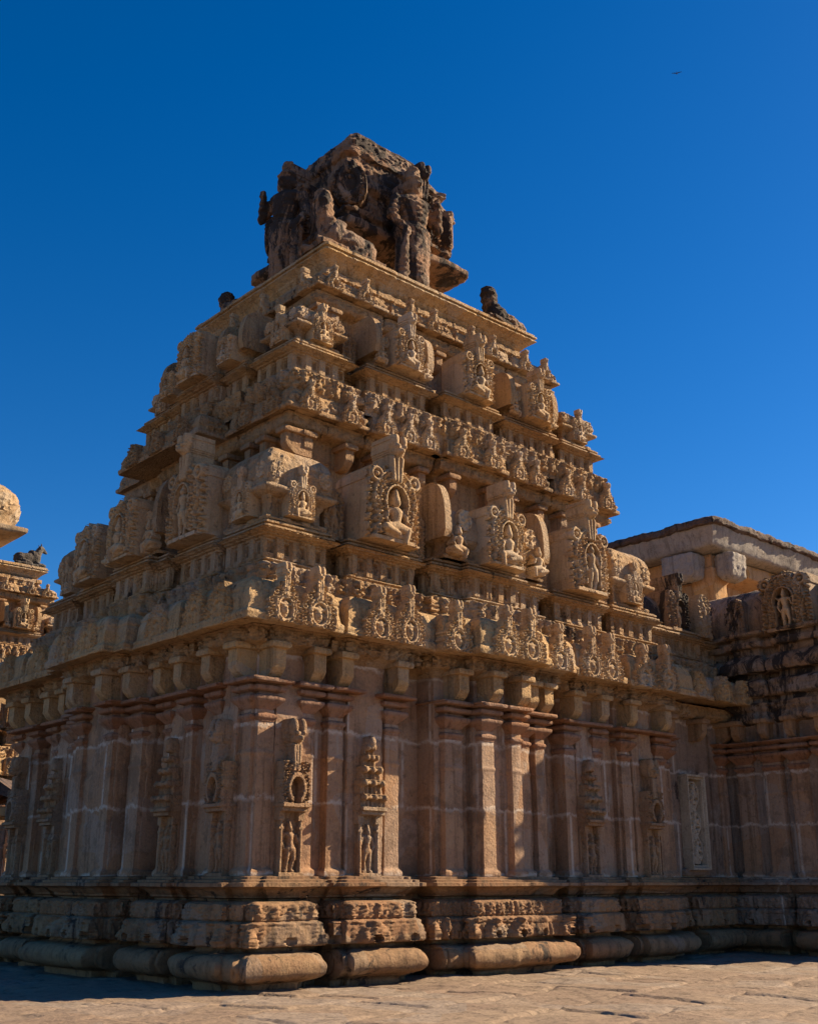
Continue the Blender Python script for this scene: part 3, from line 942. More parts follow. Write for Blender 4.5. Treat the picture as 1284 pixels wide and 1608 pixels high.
for i, (t, o_) in enumerate([(.1, .75), (.85, .75), (2.1, .75), (4.0, 1.12), (4.9, 1.12), (6.9, .75), (8.5, .75)]):
    put('arch_medallion', KF[i % 2], main, 'l', t, o_ - .05, 5.41, (1, .55, 1))

# --- a storey of miniature shrines ------------------------------------------------------------
def storey(parent, X, Y, z_band0, z_corn, out_corn, mat_w, seed, scallop=True, animal=True, xend=None, yend=None):
    """band of animals, panelled wall and the small eave carrying the shrines.
    X, Y: shrine bays (a,b,out) with the wall plane through (x0,y0) given by negative outs"""
    plan = bays_to_plan(X, Y, .50, 0, yend)
    h = z_corn - z_band0
    prof = [(.16, z_band0 - .1), (.16, z_band0 + .48 * h), (.0, z_band0 + .50 * h), (.0, z_band0 + .54 * h), (.06, z_band0 + .55 * h), (.06, z_band0 + .58 * h),
            (-.04, z_band0 + .60 * h), (-.04, z_corn - .02), (.04, z_corn), (.2, z_corn + .05)]
    def cv(s_, z_):
        a_ = (figrow(s_, z_, z_band0 + .02 * h, .46 * h, .30, seed, .95) + np.where(z_ < z_band0 + .48 * h, .03 * spirals(s_, z_, .12, seed, 8), 0)) if animal else 0 * s_
        # little window panels between short pilasters
        zz = (z_ - (z_band0 + .62 * h)) / (.36 * h)
        ph = (s_ / .36) % 1
        p_ = np.where((zz > 0) & (zz < 1) & (ph > .55), .05, 0) + np.where((zz > .25) & (zz < .75) & (ph > .12) & (ph < .42), -.07, 0)
        return a_ + p_
    mb = MB()
    sweep(mb, plan, prof, .024, .022, .006, seed + 2, cv)
    mb.build('animal_frieze', mat_w, parent, 60)
    mb = MB()
    def sc_(s_, z_):
        if not scallop: return 0 * s_
        return np.where((z_ < z_corn + .09), .03 * np.abs(np.sin(s_ * 26)), 0)
    sweep(mb, plan, [(-.1, z_corn - .06), (-.02, z_corn - .05), (-.01, z_corn - .02), (.05, z_corn - .01), (.06, z_corn + .01), (.13, z_corn + .02), (.14, z_corn + .07), (.09, z_corn + .08), (.09, z_corn + .10), (.12, z_corn + .105), (.12, z_corn + .135), (.05, z_corn + .14), (.03, z_corn + .18), (.08, z_corn + .19), (.08, z_corn + .22), (.04, z_corn + .23), (.04, z_corn + .25), (-.7, z_corn + .27)], .022, .013, .005, seed + 5, sc_, smooth=0, gap=.07)
    mb.build('storey_eave', mat_w, parent)

def kuta_mesh(wd, h, mat, seed=0):
    """square domed corner shrine: neck with pilaster strips, eave, swelling roof"""
    a_ = wd / 2
    mb = MB()
    n = h * .40
    def cv(s_, z_):
        ph = (s_ / (wd * .3)) % 1
        return np.where((z_ > .05) & (z_ < n * .8) & (ph > .3) & (ph < .8), -.05, 0) + np.where((z_ > n + .12) & (z_ < n + .5 * h), .035 * spirals(s_, z_, wd * .2, 6, 8) - .01, 0)
    sweep(mb, rect(-a_, a_, -a_, a_), [(.02, 0), (.04, .03), (.04, .08), (-.06, .11), (-.07, n * .62), (-.02, n * .72), (-.02, n * .8), (.05, n * .88), (.12, n * .96), (.14, n), (.14, n + .05), (.06, n + .08),
        (.05, n + .12), (.08, n + .3 * h * .6), (.08, n + .45 * h * .6), (.05, n + .62 * h * .6), (.0, n + .78 * h * .6), (-.09, n + .92 * h * .6), (-.2, n + h * .6), (-a_ * .6, h + .02), (-a_ + .01, h + .03)],
        .04, .035, .008, 51 + seed, cv, chip=.03, allfine=True)
    return mb.data('corner_shrine', mat)

def sala_mesh(wd, h, dp, mat, seed=0):
    """oblong barrel roofed shrine with raised horseshoe gable ends"""
    mb = MB()
    n = h * .34
    def cv(s_, z_):
        ph = (s_ / .42) % 1
        return np.where((z_ > .05) & (z_ < n * .8) & (ph > .3) & (ph < .8), -.05, 0)
    sweep(mb, rect(-wd / 2 + .12, wd / 2 - .12, -dp / 2 + .08, dp / 2), [(.02, 0), (.04, .02), (.04, .08), (-.05, .11), (-.05, n * .7), (.0, n * .75), (.06, n * .9), (.10, n), (-.3, n + .02)], .04, .035, .008, 61 + seed, cv, allfine=True)
    # barrel: rounded section along x
    t = np.linspace(0, math.pi, 20)
    poly = [(dp / 2, n), (-dp / 2, n)] + [(-dp / 2 * (.98 + .06 * math.sin(q * 2)) * math.cos(q) if q < 1.57 else dp / 2 * abs(math.cos(q)), n + .07 + (h * .86 - n - .07) * math.sin(q) ** .8) for q in t[1:-1]]
    poly = [(-dp / 2, n), (-dp / 2, n + .06)] + [(-dp / 2 * math.cos(q) ** .7, n + .08 + (h * .84 - n - .08) * math.sin(q) ** .8) for q in np.linspace(.1, 1.5, 9)] + [(dp / 2, h * .84), (dp / 2, n)]
    prism(mb, poly, -wd / 2 + .06, wd / 2 - .06, .06, .008, 63 + seed)
    return mb.data('barrel_shrine', mat)

def gable_mesh(dp, h, n, mat, seed=0):
    mb = MB()
    k = 1.0
    poly = [(-dp / 2 - .08, n - .06), (-dp / 2 - .12, n + .1)] + [(-(dp / 2 + .12) * math.cos(q) ** .55, n + .1 + (h - n - .1) * math.sin(q) ** .8) for q in np.linspace(.12, 1.52, 9)] + [(dp / 2, h), (dp / 2, n - .06)]
    prism(mb, poly, -.085, .085, .05, .006, 66 + seed)
    return mb.data('gable_end', mat)

FIGS = [figure_relief('seat', 1.0, .022), figure_relief('stand', 1.0, .02), figure_relief('seat', 1.0, .022, -1)]
def niche_set(s, seed, kind, head=True):
    body = big_niche(seed, s, .0185, 'seat', head).mesh('arched_niche', MAT['carved'], depth_under_head(1.15 * s, .95 * s, .30 * s, .22 * s), seed, .003)
    f = figure_relief('seat' if kind != 'stand' else 'stand', (.92 if kind != 'stand' else 1.0) * s * .98, .018, -1 if kind == 'seat2' else 1)
    fm = f.mesh('deity_figure', MAT['carved'], .12, seed, .002)
    return body, fm
NS = {('seat', 1): niche_set(1.1, 3, 'seat'), ('stand', 1): niche_set(1.1, 8, 'stand'), ('seat2', 1): niche_set(1.0, 11, 'seat2'),
      ('seat', 3): niche_set(1.0, 43, 'seat2', False), ('seat', 4): niche_set(.80, 47, 'seat', False),
      ('seat', 2): niche_set(.82, 21, 'seat'), ('stand', 2): niche_set(.62, 23, 'stand'), ('seat2', 2): niche_set(.62, 29, 'seat2')}
def add_niche(parent, kind, sz, face, t, out, z, sc=1.0, org=(0, 0)):
    body, fm = NS[(kind, sz)]
    o = put('arched_niche', body, parent, face, t, out, z, sc, org)
    f = obj('deity_figure', fm, o, (0, -.13, -.02), 0)
    return o

def shrine_row(parent, rows, z, mats=None, org=(0, 0)):
    pass

# storey 1: shrine bays
X1 = [(.10, 1.38, -.08), (1.85, 3.45, -.02), (3.8, 6.95, .05, (4.6, 6.1, .25)), (7.4, 9.05, -.02), (9.35, 10.9, -.05)]
Y1 = [(.10, 1.25, -.08), (1.42, 2.70, -.02), (3.0, 5.1, .05, (3.4, 4.7, .25)), (5.4, 6.7, -.02), (7.1, 8.3, -.05)]
storey(main, X1, Y1, 6.08, 7.12, .2, MAT['tower'], 100, yend=8.3)
block_core = MB(); block(block_core, .5, 10.5, .6, 8.3, 1.0, 7.3, .5, 0); block_core.build('inner_masonry', MAT['tower'], main)

Z1 = 7.38
KU1 = kuta_mesh(1.28, 1.42, MAT['tower'])
SA1 = sala_mesh(3.0, 1.30, 1.0, MAT['tower'])
GA1 = gable_mesh(.95, 1.55, .44, MAT['tower'])
def scroll_panel(w_, h_, seed):
    r = Rel(-w_ / 2, w_ / 2, 0, h_, .018)
    d = np.hypot(r.X / (w_ / 2), (r.Z - h_ / 2) / (h_ / 2))
    r.put(d < 1, .02 + .045 * spirals(r.X, r.Z, w_ * .42, seed, 8))
    return r.mesh('scroll_boss', MAT['carved'], .06, seed)
SCR = [scroll_panel(.36, .42, 4), scroll_panel(.30, .34, 9)]
def corner_shrine(parent, me, x, y, z, wd, h, nk, nsz, faces='rl', sc=1.0):
    o = obj('corner_shrine', me, parent, (x, y, z), 0, sc)
    body, fm = NS[(nk, nsz)]
    k = .50 * wd / 1.28 / (1.0 if nsz in (1, 3) else .62 / 1.1)
    for f in faces:
        if f == 'r': q = obj('arched_niche', body, o, (.0, -wd / 2 - .10, h * .08), 0, (k, k * .6, k))
        else: q = obj('arched_niche', body, o, (-wd / 2 - .10, 0, h * .08), LEFT, (k, k * .6, k))
        obj('deity_figure', fm, q, (0, -.13, -.02), 0)
    for q in (-.40, .40):
        if 'r' in faces: obj('scroll_boss', SCR[0], o, (q * wd, -wd / 2 - .06, h * .53), 0, wd / 1.28 * .8)
        if 'l' in faces: obj('scroll_boss', SCR[0], o, (-wd / 2 - .06, q * wd, h * .53), LEFT, wd / 1.28 * .8)
    return o
corner_shrine(main, KU1, .74, .72, Z1, 1.28, 1.42, 'seat2', 1)
corner_shrine(main, KU1, 10.15, .72, Z1, 1.28, 1.42, 'seat2', 1, 'r')
corner_shrine(main, KU1, .75, 7.7, Z1, 1.28, 1.42, 'seat2', 1, 'l', sc=.88)
add_niche(main, 'seat', 1, 'r', 2.62, .18, Z1 - .02, .98)
add_niche(main, 'stand', 1, 'r', 8.22, .18, Z1 - .02, .98)
add_niche(main, 'stand', 1, 'l', 2.08, .18, Z1 - .02, .96)
add_niche(main, 'seat', 3, 'l', 6.05, .18, Z1 - .02, .90)
def barrel_shrine(parent, me, ga, face, t, out, z, wd, dp, h, nk, nsz, org=(0, 0), att=True, k=1.0, rn=None):
    o = put('barrel_shrine', me, parent, face, t, out - dp / 2, z, 1.0, org)
    for q in (-1, 1):
        obj('gable_end', ga, o, (q * (wd / 2 - .09), 0, 0), 0)
    body, fm = NS[(nk, nsz)]
    nn = obj('arched_niche', body, o, (0, -dp / 2 - .16, -.02 if nsz in (1, 3) else .02), 0, k)
    obj('deity_figure', fm, nn, (0, -.13, -.02), 0)
    if att:
        for q in (-1, 1):
            obj('attendant_figure', ATT[0 if q < 0 else 1], o, (q * wd * .38, -dp / 2 - .06, .0), 0, .62 if nsz in (1, 3) else .4)
            obj('scroll_boss', SCR[0], o, (q * wd * .31, -dp / 2 - .02, h * .44), 0, wd / 3.0 + .1)
    return o
ATT = [FIGS[0].mesh('attendant_figure', MAT['carved'], .2, 2), FIGS[2].mesh('attendant_figure', MAT['carved'], .2, 5)]
barrel_shrine(main, SA1, GA1, 'r', 5.38, .28, Z1, 3.0, 1.0, 1.3, 'seat2', 1, k=.92)
SA1L = sala_mesh(2.0, 1.3, 1.0, MAT['tower'], 3)
barrel_shrine(main, SA1L, GA1, 'l', 4.05, .28, Z1, 2.0, 1.0, 1.3, 'seat', 3, k=.9)

# small slabs with figures set back between the shrines
def stele():
    r = Rel(-.24, .24, 0, 1.0, .022)
    sh = (np.abs(r.X) < .22) & ((r.Z < .75) | (np.hypot(r.X, r.Z - .75) < .22))
    r.put(sh, .03 + .05 * spirals(r.X, r.Z, .14, 3, 8))
    r.put((np.hypot(r.X / .12, (r.Z - .42) / .3) < 1), .0)
    draw_standing(r, 0, .12, .6, .01)
    return r.mesh('small_stele', MAT['tower'], .5, 4)
ST = stele()
for t in (1.62, 3.62, 7.18, 9.2): put('small_stele', ST, main, 'r', t, -.22, Z1 - .05)
for t in (1.35, 2.85, 5.25, 6.9): put('small_stele', ST, main, 'l', t, -.22, Z1 - .05)

# --- storey 2 wall, brackets, cornice
W2 = bays_to_plan([(1.35, 2.75, -1.2), (3.05, 4.65, -1.2), (4.95, 6.6, -1.05), (6.9, 8.3, -1.2), (8.6, 10.2, -1.2)],
                  [(1.1, 2.4, -1.35), (2.7, 3.7, -1.35), (3.95, 5.2, -1.2), (5.5, 6.5, -1.35)], .3, 0, 6.9)
mb = MB(); sweep(mb, W2, [(0, 7.2), (0, 9.6), (.03, 9.62), (.28, 9.66), (.32, 9.74), (.32, 9.86), (.38, 9.90), (.3, 9.93)], .035, .03, .008, 41,
                 lambda s_, z_: figrow(s_, z_, 9.60, .26, .30, 177, .9))
mb.build('storey_wall', MAT['tower'], main, 60)
for t in (1.5, 2.5, 3.25, 4.4, 5.15, 6.35, 7.1, 8.05, 8.85, 9.95):
    put('bracket', CORB_S, main, 'r', t, .10, 9.10, 1.0, (0, 1.2 if not 4.9 < t < 6.6 else 1.05))
    put('bracket', CORB_S, main, 'l', t * .68 - .05, .10, 9.10, 1.0, (1.35, 0))
K2X = [(.86, 2.81, -.64), (2.88, 4.74, -.64), (4.82, 6.70, -.52), (6.80, 8.26, -.64), (8.34, 10.68, -.64)]
K2Y = [(.64, 2.8, -.86), (2.9, 6.2, -.3), (6.26, 7.3, -.86)]
mb = MB()
sweep(mb, bays_to_plan(K2X, K2Y, .18, 0, 7.35), cornice_profile(9.90, .54, .5), .03, .025, .006, 44, lambda s_, z_: np.where((z_ > 10.02) & (z_ < 10.32) & (((s_ / .9) % 1) < .6), .05 * spirals(s_, z_ - .1, .26, 6, 8) - .015, 0), chip=.02)
mb.build('cornice', MAT['tower'], main)
KSF = kudu(47, .58, head=False).mesh('arch_medallion', MAT['tower'], .15, 3)
for i, t in enumerate((1.35, 2.35, 3.25, 3.85, 4.4, 5.25, 6.15, 7.1, 7.7, 8.75, 9.3, 10.2)):
    put('arch_medallion', KS[i % 2], main, 'r', t, .0 if not 4.8 < t < 6.7 else .12, 9.91, .95 + .1 * rs.random(), (0, .62))
for i, t in enumerate((1.2, 2.1, 3.5, 4.5, 5.5)):
    put('arch_medallion', KSF, main, 'l', t, -.02 if not 2.9 < t < 6.3 else .56, 9.92, .95, (.86, 0))
block_core = MB(); block(block_core, 2.0, 9.6, 1.9, 6.3, 7.0, 13.0, .5, 0); block_core.build('inner_masonry', MAT['tower'], main)

X2 = [(1.2, 2.45, -.95), (2.95, 4.65, -.90), (5.0, 6.6, -.80), (6.95, 8.65, -.90), (8.95, 10.2, -.95)]
Y2 = [(.95, 2.2, -1.15), (2.45, 3.2, -1.1), (3.3, 4.7, -.9), (4.85, 5.55, -1.1), (5.7, 6.6, -1.15)]
storey(main, X2, Y2, 10.38, 11.26, .15, MAT['tower'], 140, yend=6.6, scallop=False)
Z2 = 11.52
KU2 = kuta_mesh(1.02, .86, MAT['tower'], 7)
corner_shrine(main, KU2, 1.78, 1.50, Z2, 1.02, .86, 'seat2', 2, sc=1.0)
corner_shrine(main, KU2, 9.62, 1.50, Z2, 1.02, .86, 'seat2', 2, 'r', sc=1.0)
corner_shrine(main, KU2, 1.75, 6.1, Z2, 1.02, .86, 'seat2', 2, 'l', sc=.92)
SA2 = sala_mesh(1.62, .92, .75, MAT['tower'], 9)
SA2L = sala_mesh(1.0, .86, .75, MAT['tower'], 19)
GA2 = gable_mesh(.72, 1.12, .31, MAT['tower'], 3)
barrel_shrine(main, SA2, GA2, 'r', 3.80, -.78, Z2, 1.62, .75, .92, 'seat', 2, att=True, k=.80)
barrel_shrine(main, SA2, GA2, 'r', 7.80, -.78, Z2, 1.62, .75, .92, 'seat', 2, att=True, k=.80)
add_niche(main, 'seat', 2, 'r', 5.80, -.62, Z2 - .03, .95)
add_niche(main, 'seat', 4, 'l', 4.0, -.72, Z2 - .03, 1.0)
barrel_shrine(main, SA2L, GA2, 'l', 2.85, -.98, Z2, 1.0, .75, .92, 'seat', 4, att=False, k=.55)
barrel_shrine(main, SA2L, GA2, 'l', 5.15, -.98, Z2, 1.0, .75, .92, 'seat', 4, att=False, k=.55)
for t in (2.72, 4.86, 6.72, 8.82): put('small_stele', ST, main, 'r', t, .0, Z2 - .05, .8, (0, 1.25))

# --- storey 3 wall, cornice, slab
W3 = bays_to_plan([(2.4, 3.9, -1.85), (4.1, 5.8, -1.85), (6.0, 7.75, -1.85), (7.95, 9.2, -1.85)], [(1.75, 3.1, -2.45), (3.3, 4.8, -2.45), (5.0, 6.4, -2.45)], .2, 0, 6.5)
mb = MB(); sweep(mb, W3, [(0, 11.4), (0, 12.88), (.03, 12.92), (.22, 12.96), (.26, 13.04), (.26, 13.16), (.30, 13.22), (.2, 13.26)], .035, .03, .008, 71,
                 lambda s_, z_: figrow(s_, z_, 12.9, .26, .30, 277, .9))
mb.build('storey_wall', MAT['tower'], main, 60)
for t in (2.6, 3.7, 4.7, 5.6, 6.3, 7.2, 8.1, 9.0):
    put('bracket', CORB_S, main, 'r', t, .06, 12.42, .95, (0, 1.85))
    put('bracket', CORB_S, main, 'l', t * .68 - .1, .06, 12.42, .95, (2.45, 0))
mb = MB()
sweep(mb, bays_to_plan([(2.02, 3.96, -1.40), (4.03, 5.92, -1.40), (5.99, 7.84, -1.40), (7.9, 9.57, -1.40)], [(1.4, 3.0, -2.02), (3.06, 4.7, -2.02), (4.76, 6.75, -2.02)], .15, 0, 6.8),
      cornice_profile(13.24, .42, .4), .03, .025, .006, 74, lambda s_, z_: np.where((z_ > 13.34) & (z_ < 13.56) & (((s_ / .8) % 1) < .5), .04 * spirals(s_, z_ - .1, .2, 6, 8) - .01, 0), chip=.02)
mb.build('cornice', MAT['tower'], main)
for i, t in enumerate((2.45, 3.3, 4.6, 5.3, 6.5, 7.2, 8.35, 9.05)):
    put('arch_medallion', KT[i % 2], main, 'r', t, .02, 13.24, .95, (0, 1.42))
for i, t in enumerate((1.9, 3.4, 4.6, 5.8)):
    put('arch_medallion', KT[i % 2], main, 'l', t, .02, 13.24, .95, (2.04, 0))
mb = MB()
sweep(mb, rect(2.55, 9.02, 1.85, 6.6), [(-.1, 13.5), (-.12, 13.62), (-.12, 13.9), (-.05, 13.92), (-.05, 14.08), (-.2, 14.1), (-.2, 14.2)], .03, .025, .01, 78,
      lambda s_, z_: figrow(s_, z_, 13.62, .34, .42, 377, .9))
mb.build('animal_frieze', MAT['tower'], main, 60)
def slab_carve(s_, z_):
    return np.where(z_ < 14.44, .025 * np.abs(np.sin(s_ * 11)), 0)
mb = MB()
sweep(mb, rect(2.43, 9.13, 1.69, 7.0), [(-.6, 14.10), (-.32, 14.14), (-.24, 14.24), (-.14, 14.34), (-.04, 14.40), (-.02, 14.41), (-.02, 14.45), (-.05, 14.46), (-.05, 14.49), (.01, 14.50), (.01, 14.54), (-.03, 14.55), (-.03, 14.60), (-.06, 14.62), (-2.9, 14.62)], .03, .02, .005, 79, slab_carve, smooth=0, chip=.03)
mb.build('roof_slab', MAT['kapota'], main)

# --- crowning square dome
CX, CY = 5.8, 4.77
mb = MB()
sweep(mb, rect(CX - 1, CX + 1, CY - 1, CY + 1), [(.35, 14.5), (.35, 16.0), (.6, 16.05), (1.05, 16.18), (1.08, 16.22), (1.08, 16.36), (.9, 16.42), (.72, 16.5)], .06, .05, .03, 81, chip=.1, allfine=True)
mb.build('dome_neck', MAT['top'], main)
mb = MB()
sweep(mb, rect(CX - 1, CX + 1, CY - 1, CY + 1), [(.50, 16.40), (.62, 16.5), (.62, 16.78), (.70, 16.82), (.70, 16.94), (.60, 16.98), (.58, 17.5), (.66, 17.54), (.74, 17.6), (.74, 17.74), (.62, 17.8), (.60, 18.25), (.52, 18.5),
      (.62, 18.54), (.62, 18.66), (.50, 18.70), (.36, 18.95), (.36, 19.0), (.26, 19.04), (.22, 19.3), (.12, 19.45), (.10, 19.56)], .04, .035, .02, 83,
      lambda s_, z_: .06 * spirals(s_, z_, .3, 7, 8) + .03 * vnoise(np.stack([s_, z_, s_ * 0], -1), .15, 5), chip=.10, allfine=True)
mb.build('dome', MAT['top'], main)
mb = MB()
sweep(mb, rect(4.98, 7.05, 3.97, 5.95), [(-.5, 19.48), (-.16, 19.50), (-.10, 19.56), (-.02, 19.60), (0, 19.61), (0, 19.74), (-.04, 19.75), (-.04, 19.80), (.01, 19.81), (.01, 19.92), (-.06, 19.95), (-.7, 20.0), (-.95, 20.02)], .05, .03, .02, 84, chip=.05, allfine=True, smooth=0)
mb.build('dome_cap', MAT['top'], main)
DN = big_niche(33, 1.25, .028).mesh('arched_niche', MAT['top'], .6, 3, .014)
DF = figure_relief('seat', 1.2, .024).mesh('deity_figure', MAT['top'], .2, 4)
for f, t in (('r', CX + .35), ('l', CY + .2)):
    o = put('arched_niche', DN, main, f, t, 1.86, 16.55, .92, (CX, CY))
    obj('deity_figure', DF, o, (0, -.05, 0), 0)
# horseshoe swellings at the dome corners
for (xx, yy, rz) in ((CX - 1.62, CY - 1.62, -math.pi / 4), (CX + 1.62, CY - 1.62, math.pi / 4), (CX - 1.62, CY + 1.62, -3 * math.pi / 4)):
    r = Rel(-.62, .62, 0, 1.75, .026)
    d = np.hypot(r.X / .58, (r.Z - .75) / .85)
    r.put((d < 1.02) & (r.Z > .02), .12 + .12 * spirals(r.X, r.Z, .3, 5, 9))
    r.ring(0, .8, .34, .5, .09, .12, .2)
    r.ell(0, .75, .3, .45, .28, .05)
    draw_lion_head(r, 0, 1.3, .5, .22)
    obj('corner_boss', r.mesh('corner_boss', MAT['top'], 1.2, 8, .008), main, (xx, yy, 16.95), rz, (.72, .5, .72))

# --- stretch of lower building between the tower and the wing (window wall)
AX0, AX1 = 10.8, 14.1
APLAN = [(AX0 - 1, .42), (11.1, .42), (11.1, .36), (11.5, .36), (11.5, .42), (13.2, .42), (13.2, .36), (13.9, .36), (13.9, .42), (18, .42), (18, 8), (AX0 - 1, 8)]
ARPLAN = [(AX0 - 1, .42), (11.35, .42), (11.35, .95), (11.85, .95), (11.85, .36), (13.1, .36), (13.1, .9), (13.5, .9), (13.5, .42), (18, .42), (18, 8), (AX0 - 1, 8)]
mb = MB(); block(mb, AX0, 15, .7, 7.5, -.1, 1.5, .5, 0); mb.build('inner_masonry', MAT['base'], main)
base_parts(main, APLAN, ARPLAN, seed=60)
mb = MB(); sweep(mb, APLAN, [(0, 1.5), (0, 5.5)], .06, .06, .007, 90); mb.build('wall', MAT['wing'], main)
for t in (11.35, 13.62):
    add_pilaster(.32, main, (t, .38, 0), RIGHT); put('bracket', CORB_S, main, 'r', t, -.28, 4.62)
put('bracket', CORB_S, main, 'r', 12.6, -.28, 4.62)
mb = MB(); sweep(mb, APLAN, [(-.02, 5.1), (.2, 5.16), (.28, 5.22), (.28, 5.36), (.34, 5.42), (.2, 5.46)], .03, .03, .008, 92, lambda s_, z_: figrow(s_, z_, 5.12, .28, .3, 88, .9)); mb.build('dwarf_frieze', MAT['tower'], main, 60)
mb = MB(); sweep(mb, [(AX0, -.62), (12.0, -.62), (12.0, -.5), (18, -.5), (18, 8), (AX0, 8)], cornice_profile(5.45, .62, .5), .05, .035, .01, 94, chip=.05); mb.build('cornice', MAT['tower'], main)
for i, t in enumerate((11.6, 12.6, 13.5)): put('arch_medallion', KF[i % 2], main, 'r', t, .05, 5.45, (.8, .7, .85), (0, -.52))
storey(main, [(AX0 + .1, 13.0, -.28), (13.1, 18, -.45)], [(.28, 4, -AX0 - .1), (4.4, 7.8, -AX0 - .1)], 6.05, 7.0, .2, MAT['tower'], 190, yend=7.9)

# pierced stone window: three figure roundels in a sunk frame
def lattice():
    r = Rel(-.36, .36, 0, 2.05, .016)
    X, Z = r.X, r.Z
    r.put((np.abs(X) < .36), .16)
    r.put((np.abs(X) < .30) & (Z > .06) & (Z < 1.99), .10)
    r.put((np.abs(X) < .26) & (Z > .10) & (Z < 1.95), -.16)
    for k_ in range(3):
        cz = .42 + k_ * .60
        a_ = np.abs(X) / .24; b_ = np.abs(Z - cz) / .30
        oct_ = np.maximum(np.maximum(a_, b_), (a_ + b_) / 1.42)
        r.put((oct_ < 1) & (oct_ > .80), .03)
        m = (oct_ <= .80)
        s_ = spirals(X, Z - k_ * .1, .13, 4 + k_, 9)
        r.put(m & (s_ > .42), .0 + .05 * s_)
        r.cap((-.05, cz - .2), (.06, cz + .05), .06, .07, -.02); r.ell(.06, cz + .15, .055, .065, .08, -.02)
        r.cap((.06, cz + .05), (-.13, cz + .10), .035, .03, -.02); r.cap((-.05, cz - .18), (.14, cz - .16), .05, .035, -.02)
        r.cap((0, cz - .1), (.15, cz + .02), .03, .03, -.02)
    return r.mesh('lattice_window', MAT['pale'], .25, 3)
put('lattice_window', lattice(), main, 'r', 12.30, -.33, 1.74, 1.02)
mb = MB(); sweep(mb, rect(11.85, 12.75, .32, .6), [(0, 1.62), (.02, 1.64), (.02, 1.76), (-.05, 1.78)], .05, .03, .004, 99, allfine=True); mb.build('window_sill', MAT['wing'], main)

# upper shrines over the window wall
corner_mesh = kuta_mesh(1.05, 1.15, MAT['black'], 17)
add_n = NS[('stand', 1)]
NB = big_niche(41, .92, .024).mesh('arched_niche', MAT['black'], .8, 9, .012)
NBF = figure_relief('stand', .98, .02).mesh('deity_figure', MAT['carved'], .15, 4)
def dark_niche(parent, face, t, out, z, sc, org=(0, 0), fig=True):
    o = put('arched_niche', NB, parent, face, t, out, z, sc, org)
    if fig: obj('deity_figure', NBF, o, (0, 0, -.03), 0)
    return o
def barrel_parapet(parent, x0, x1, y0, y1, z0, h, mat, along='x', seed=0):
    mb = MB()
    if along == 'x':
        dp = y1 - y0
        poly = [(y0, z0), (y0 - .05, z0 + .3 * h)] + [(y0 + dp / 2 - (dp / 2 + .05) * math.cos(q), z0 + .3 * h + .7 * h * math.sin(q)) for q in np.linspace(.15, math.pi - .15, 12)] + [(y1, z0 + .3 * h), (y1, z0)]
        prism(mb, poly, x0, x1, .09, .025, 120 + seed)
        return mb.build('barrel_parapet', mat, parent)
    dp = x1 - x0
    poly = [(-dp / 2, z0), (-dp / 2 - .05, z0 + .3 * h)] + [(-(dp / 2 + .05) * math.cos(q), z0 + .3 * h + .7 * h * math.sin(q)) for q in np.linspace(.15, math.pi - .15, 12)] + [(dp / 2, z0 + .3 * h), (dp / 2, z0)]
    prism(mb, poly, -(y1 - y0) / 2, (y1 - y0) / 2, .09, .025, 120 + seed)
    me = mb.data('barrel_parapet', mat)
    return obj('barrel_parapet', me, parent, ((x0 + x1) / 2, (y0 + y1) / 2, 0), LEFT)
barrel_parapet(main, 11.2, 15.5, .55, 1.7, 7.2, 1.0, MAT['black'])
dark_niche(main, 'r', 12.35, -.42, 7.26, .80)
put('small_stele', ST, main, 'r', 13.35, -.30, 7.2, 1.15)

# ------------------------------------------------------------------ wing projecting on the right
WX = 13.95
wing = thing('temple_wing', 'low dull stone wing with black-stained parapet at the right edge beside the lattice window', 'temple wing')
WPLAN = [(WX, 8), (WX, 0.0), (WX - .12, 0.0), (WX - .12, -2.55), (WX + 6, -2.55), (WX + 6, 8)]
WPLAN = [(WX, 8), (WX, .05), (WX - .12, .05), (WX - .12, -1.1), (WX, -1.1), (WX, -1.35), (WX - .12, -1.35), (WX - .12, -3.1), (WX + 6, -3.1), (WX + 6, 8)]
WRPLAN = [(WX, 8), (WX, .05), (WX - .12, .05), (WX - .12, -.95), (WX + .45, -.95), (WX + .45, -1.5), (WX - .12, -1.5), (WX - .12, -3.1), (WX + 6, -3.1), (WX + 6, 8)]
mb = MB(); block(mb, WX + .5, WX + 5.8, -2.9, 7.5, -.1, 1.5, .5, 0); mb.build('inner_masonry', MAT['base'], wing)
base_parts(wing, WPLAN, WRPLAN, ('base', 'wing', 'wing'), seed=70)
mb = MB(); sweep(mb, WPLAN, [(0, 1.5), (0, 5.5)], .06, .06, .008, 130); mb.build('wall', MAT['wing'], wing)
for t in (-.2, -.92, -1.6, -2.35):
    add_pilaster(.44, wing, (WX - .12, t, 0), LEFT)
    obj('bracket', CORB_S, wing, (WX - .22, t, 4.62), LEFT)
W2P = [(WX - .1, 8), (WX - .1, -.1), (WX - .3, -.1), (WX - .3, -1.0), (WX - .1, -1.0), (WX - .1, -1.3), (WX - .3, -1.3), (WX - .3, -3.2), (WX + 6, -3.2), (WX + 6, 8)]
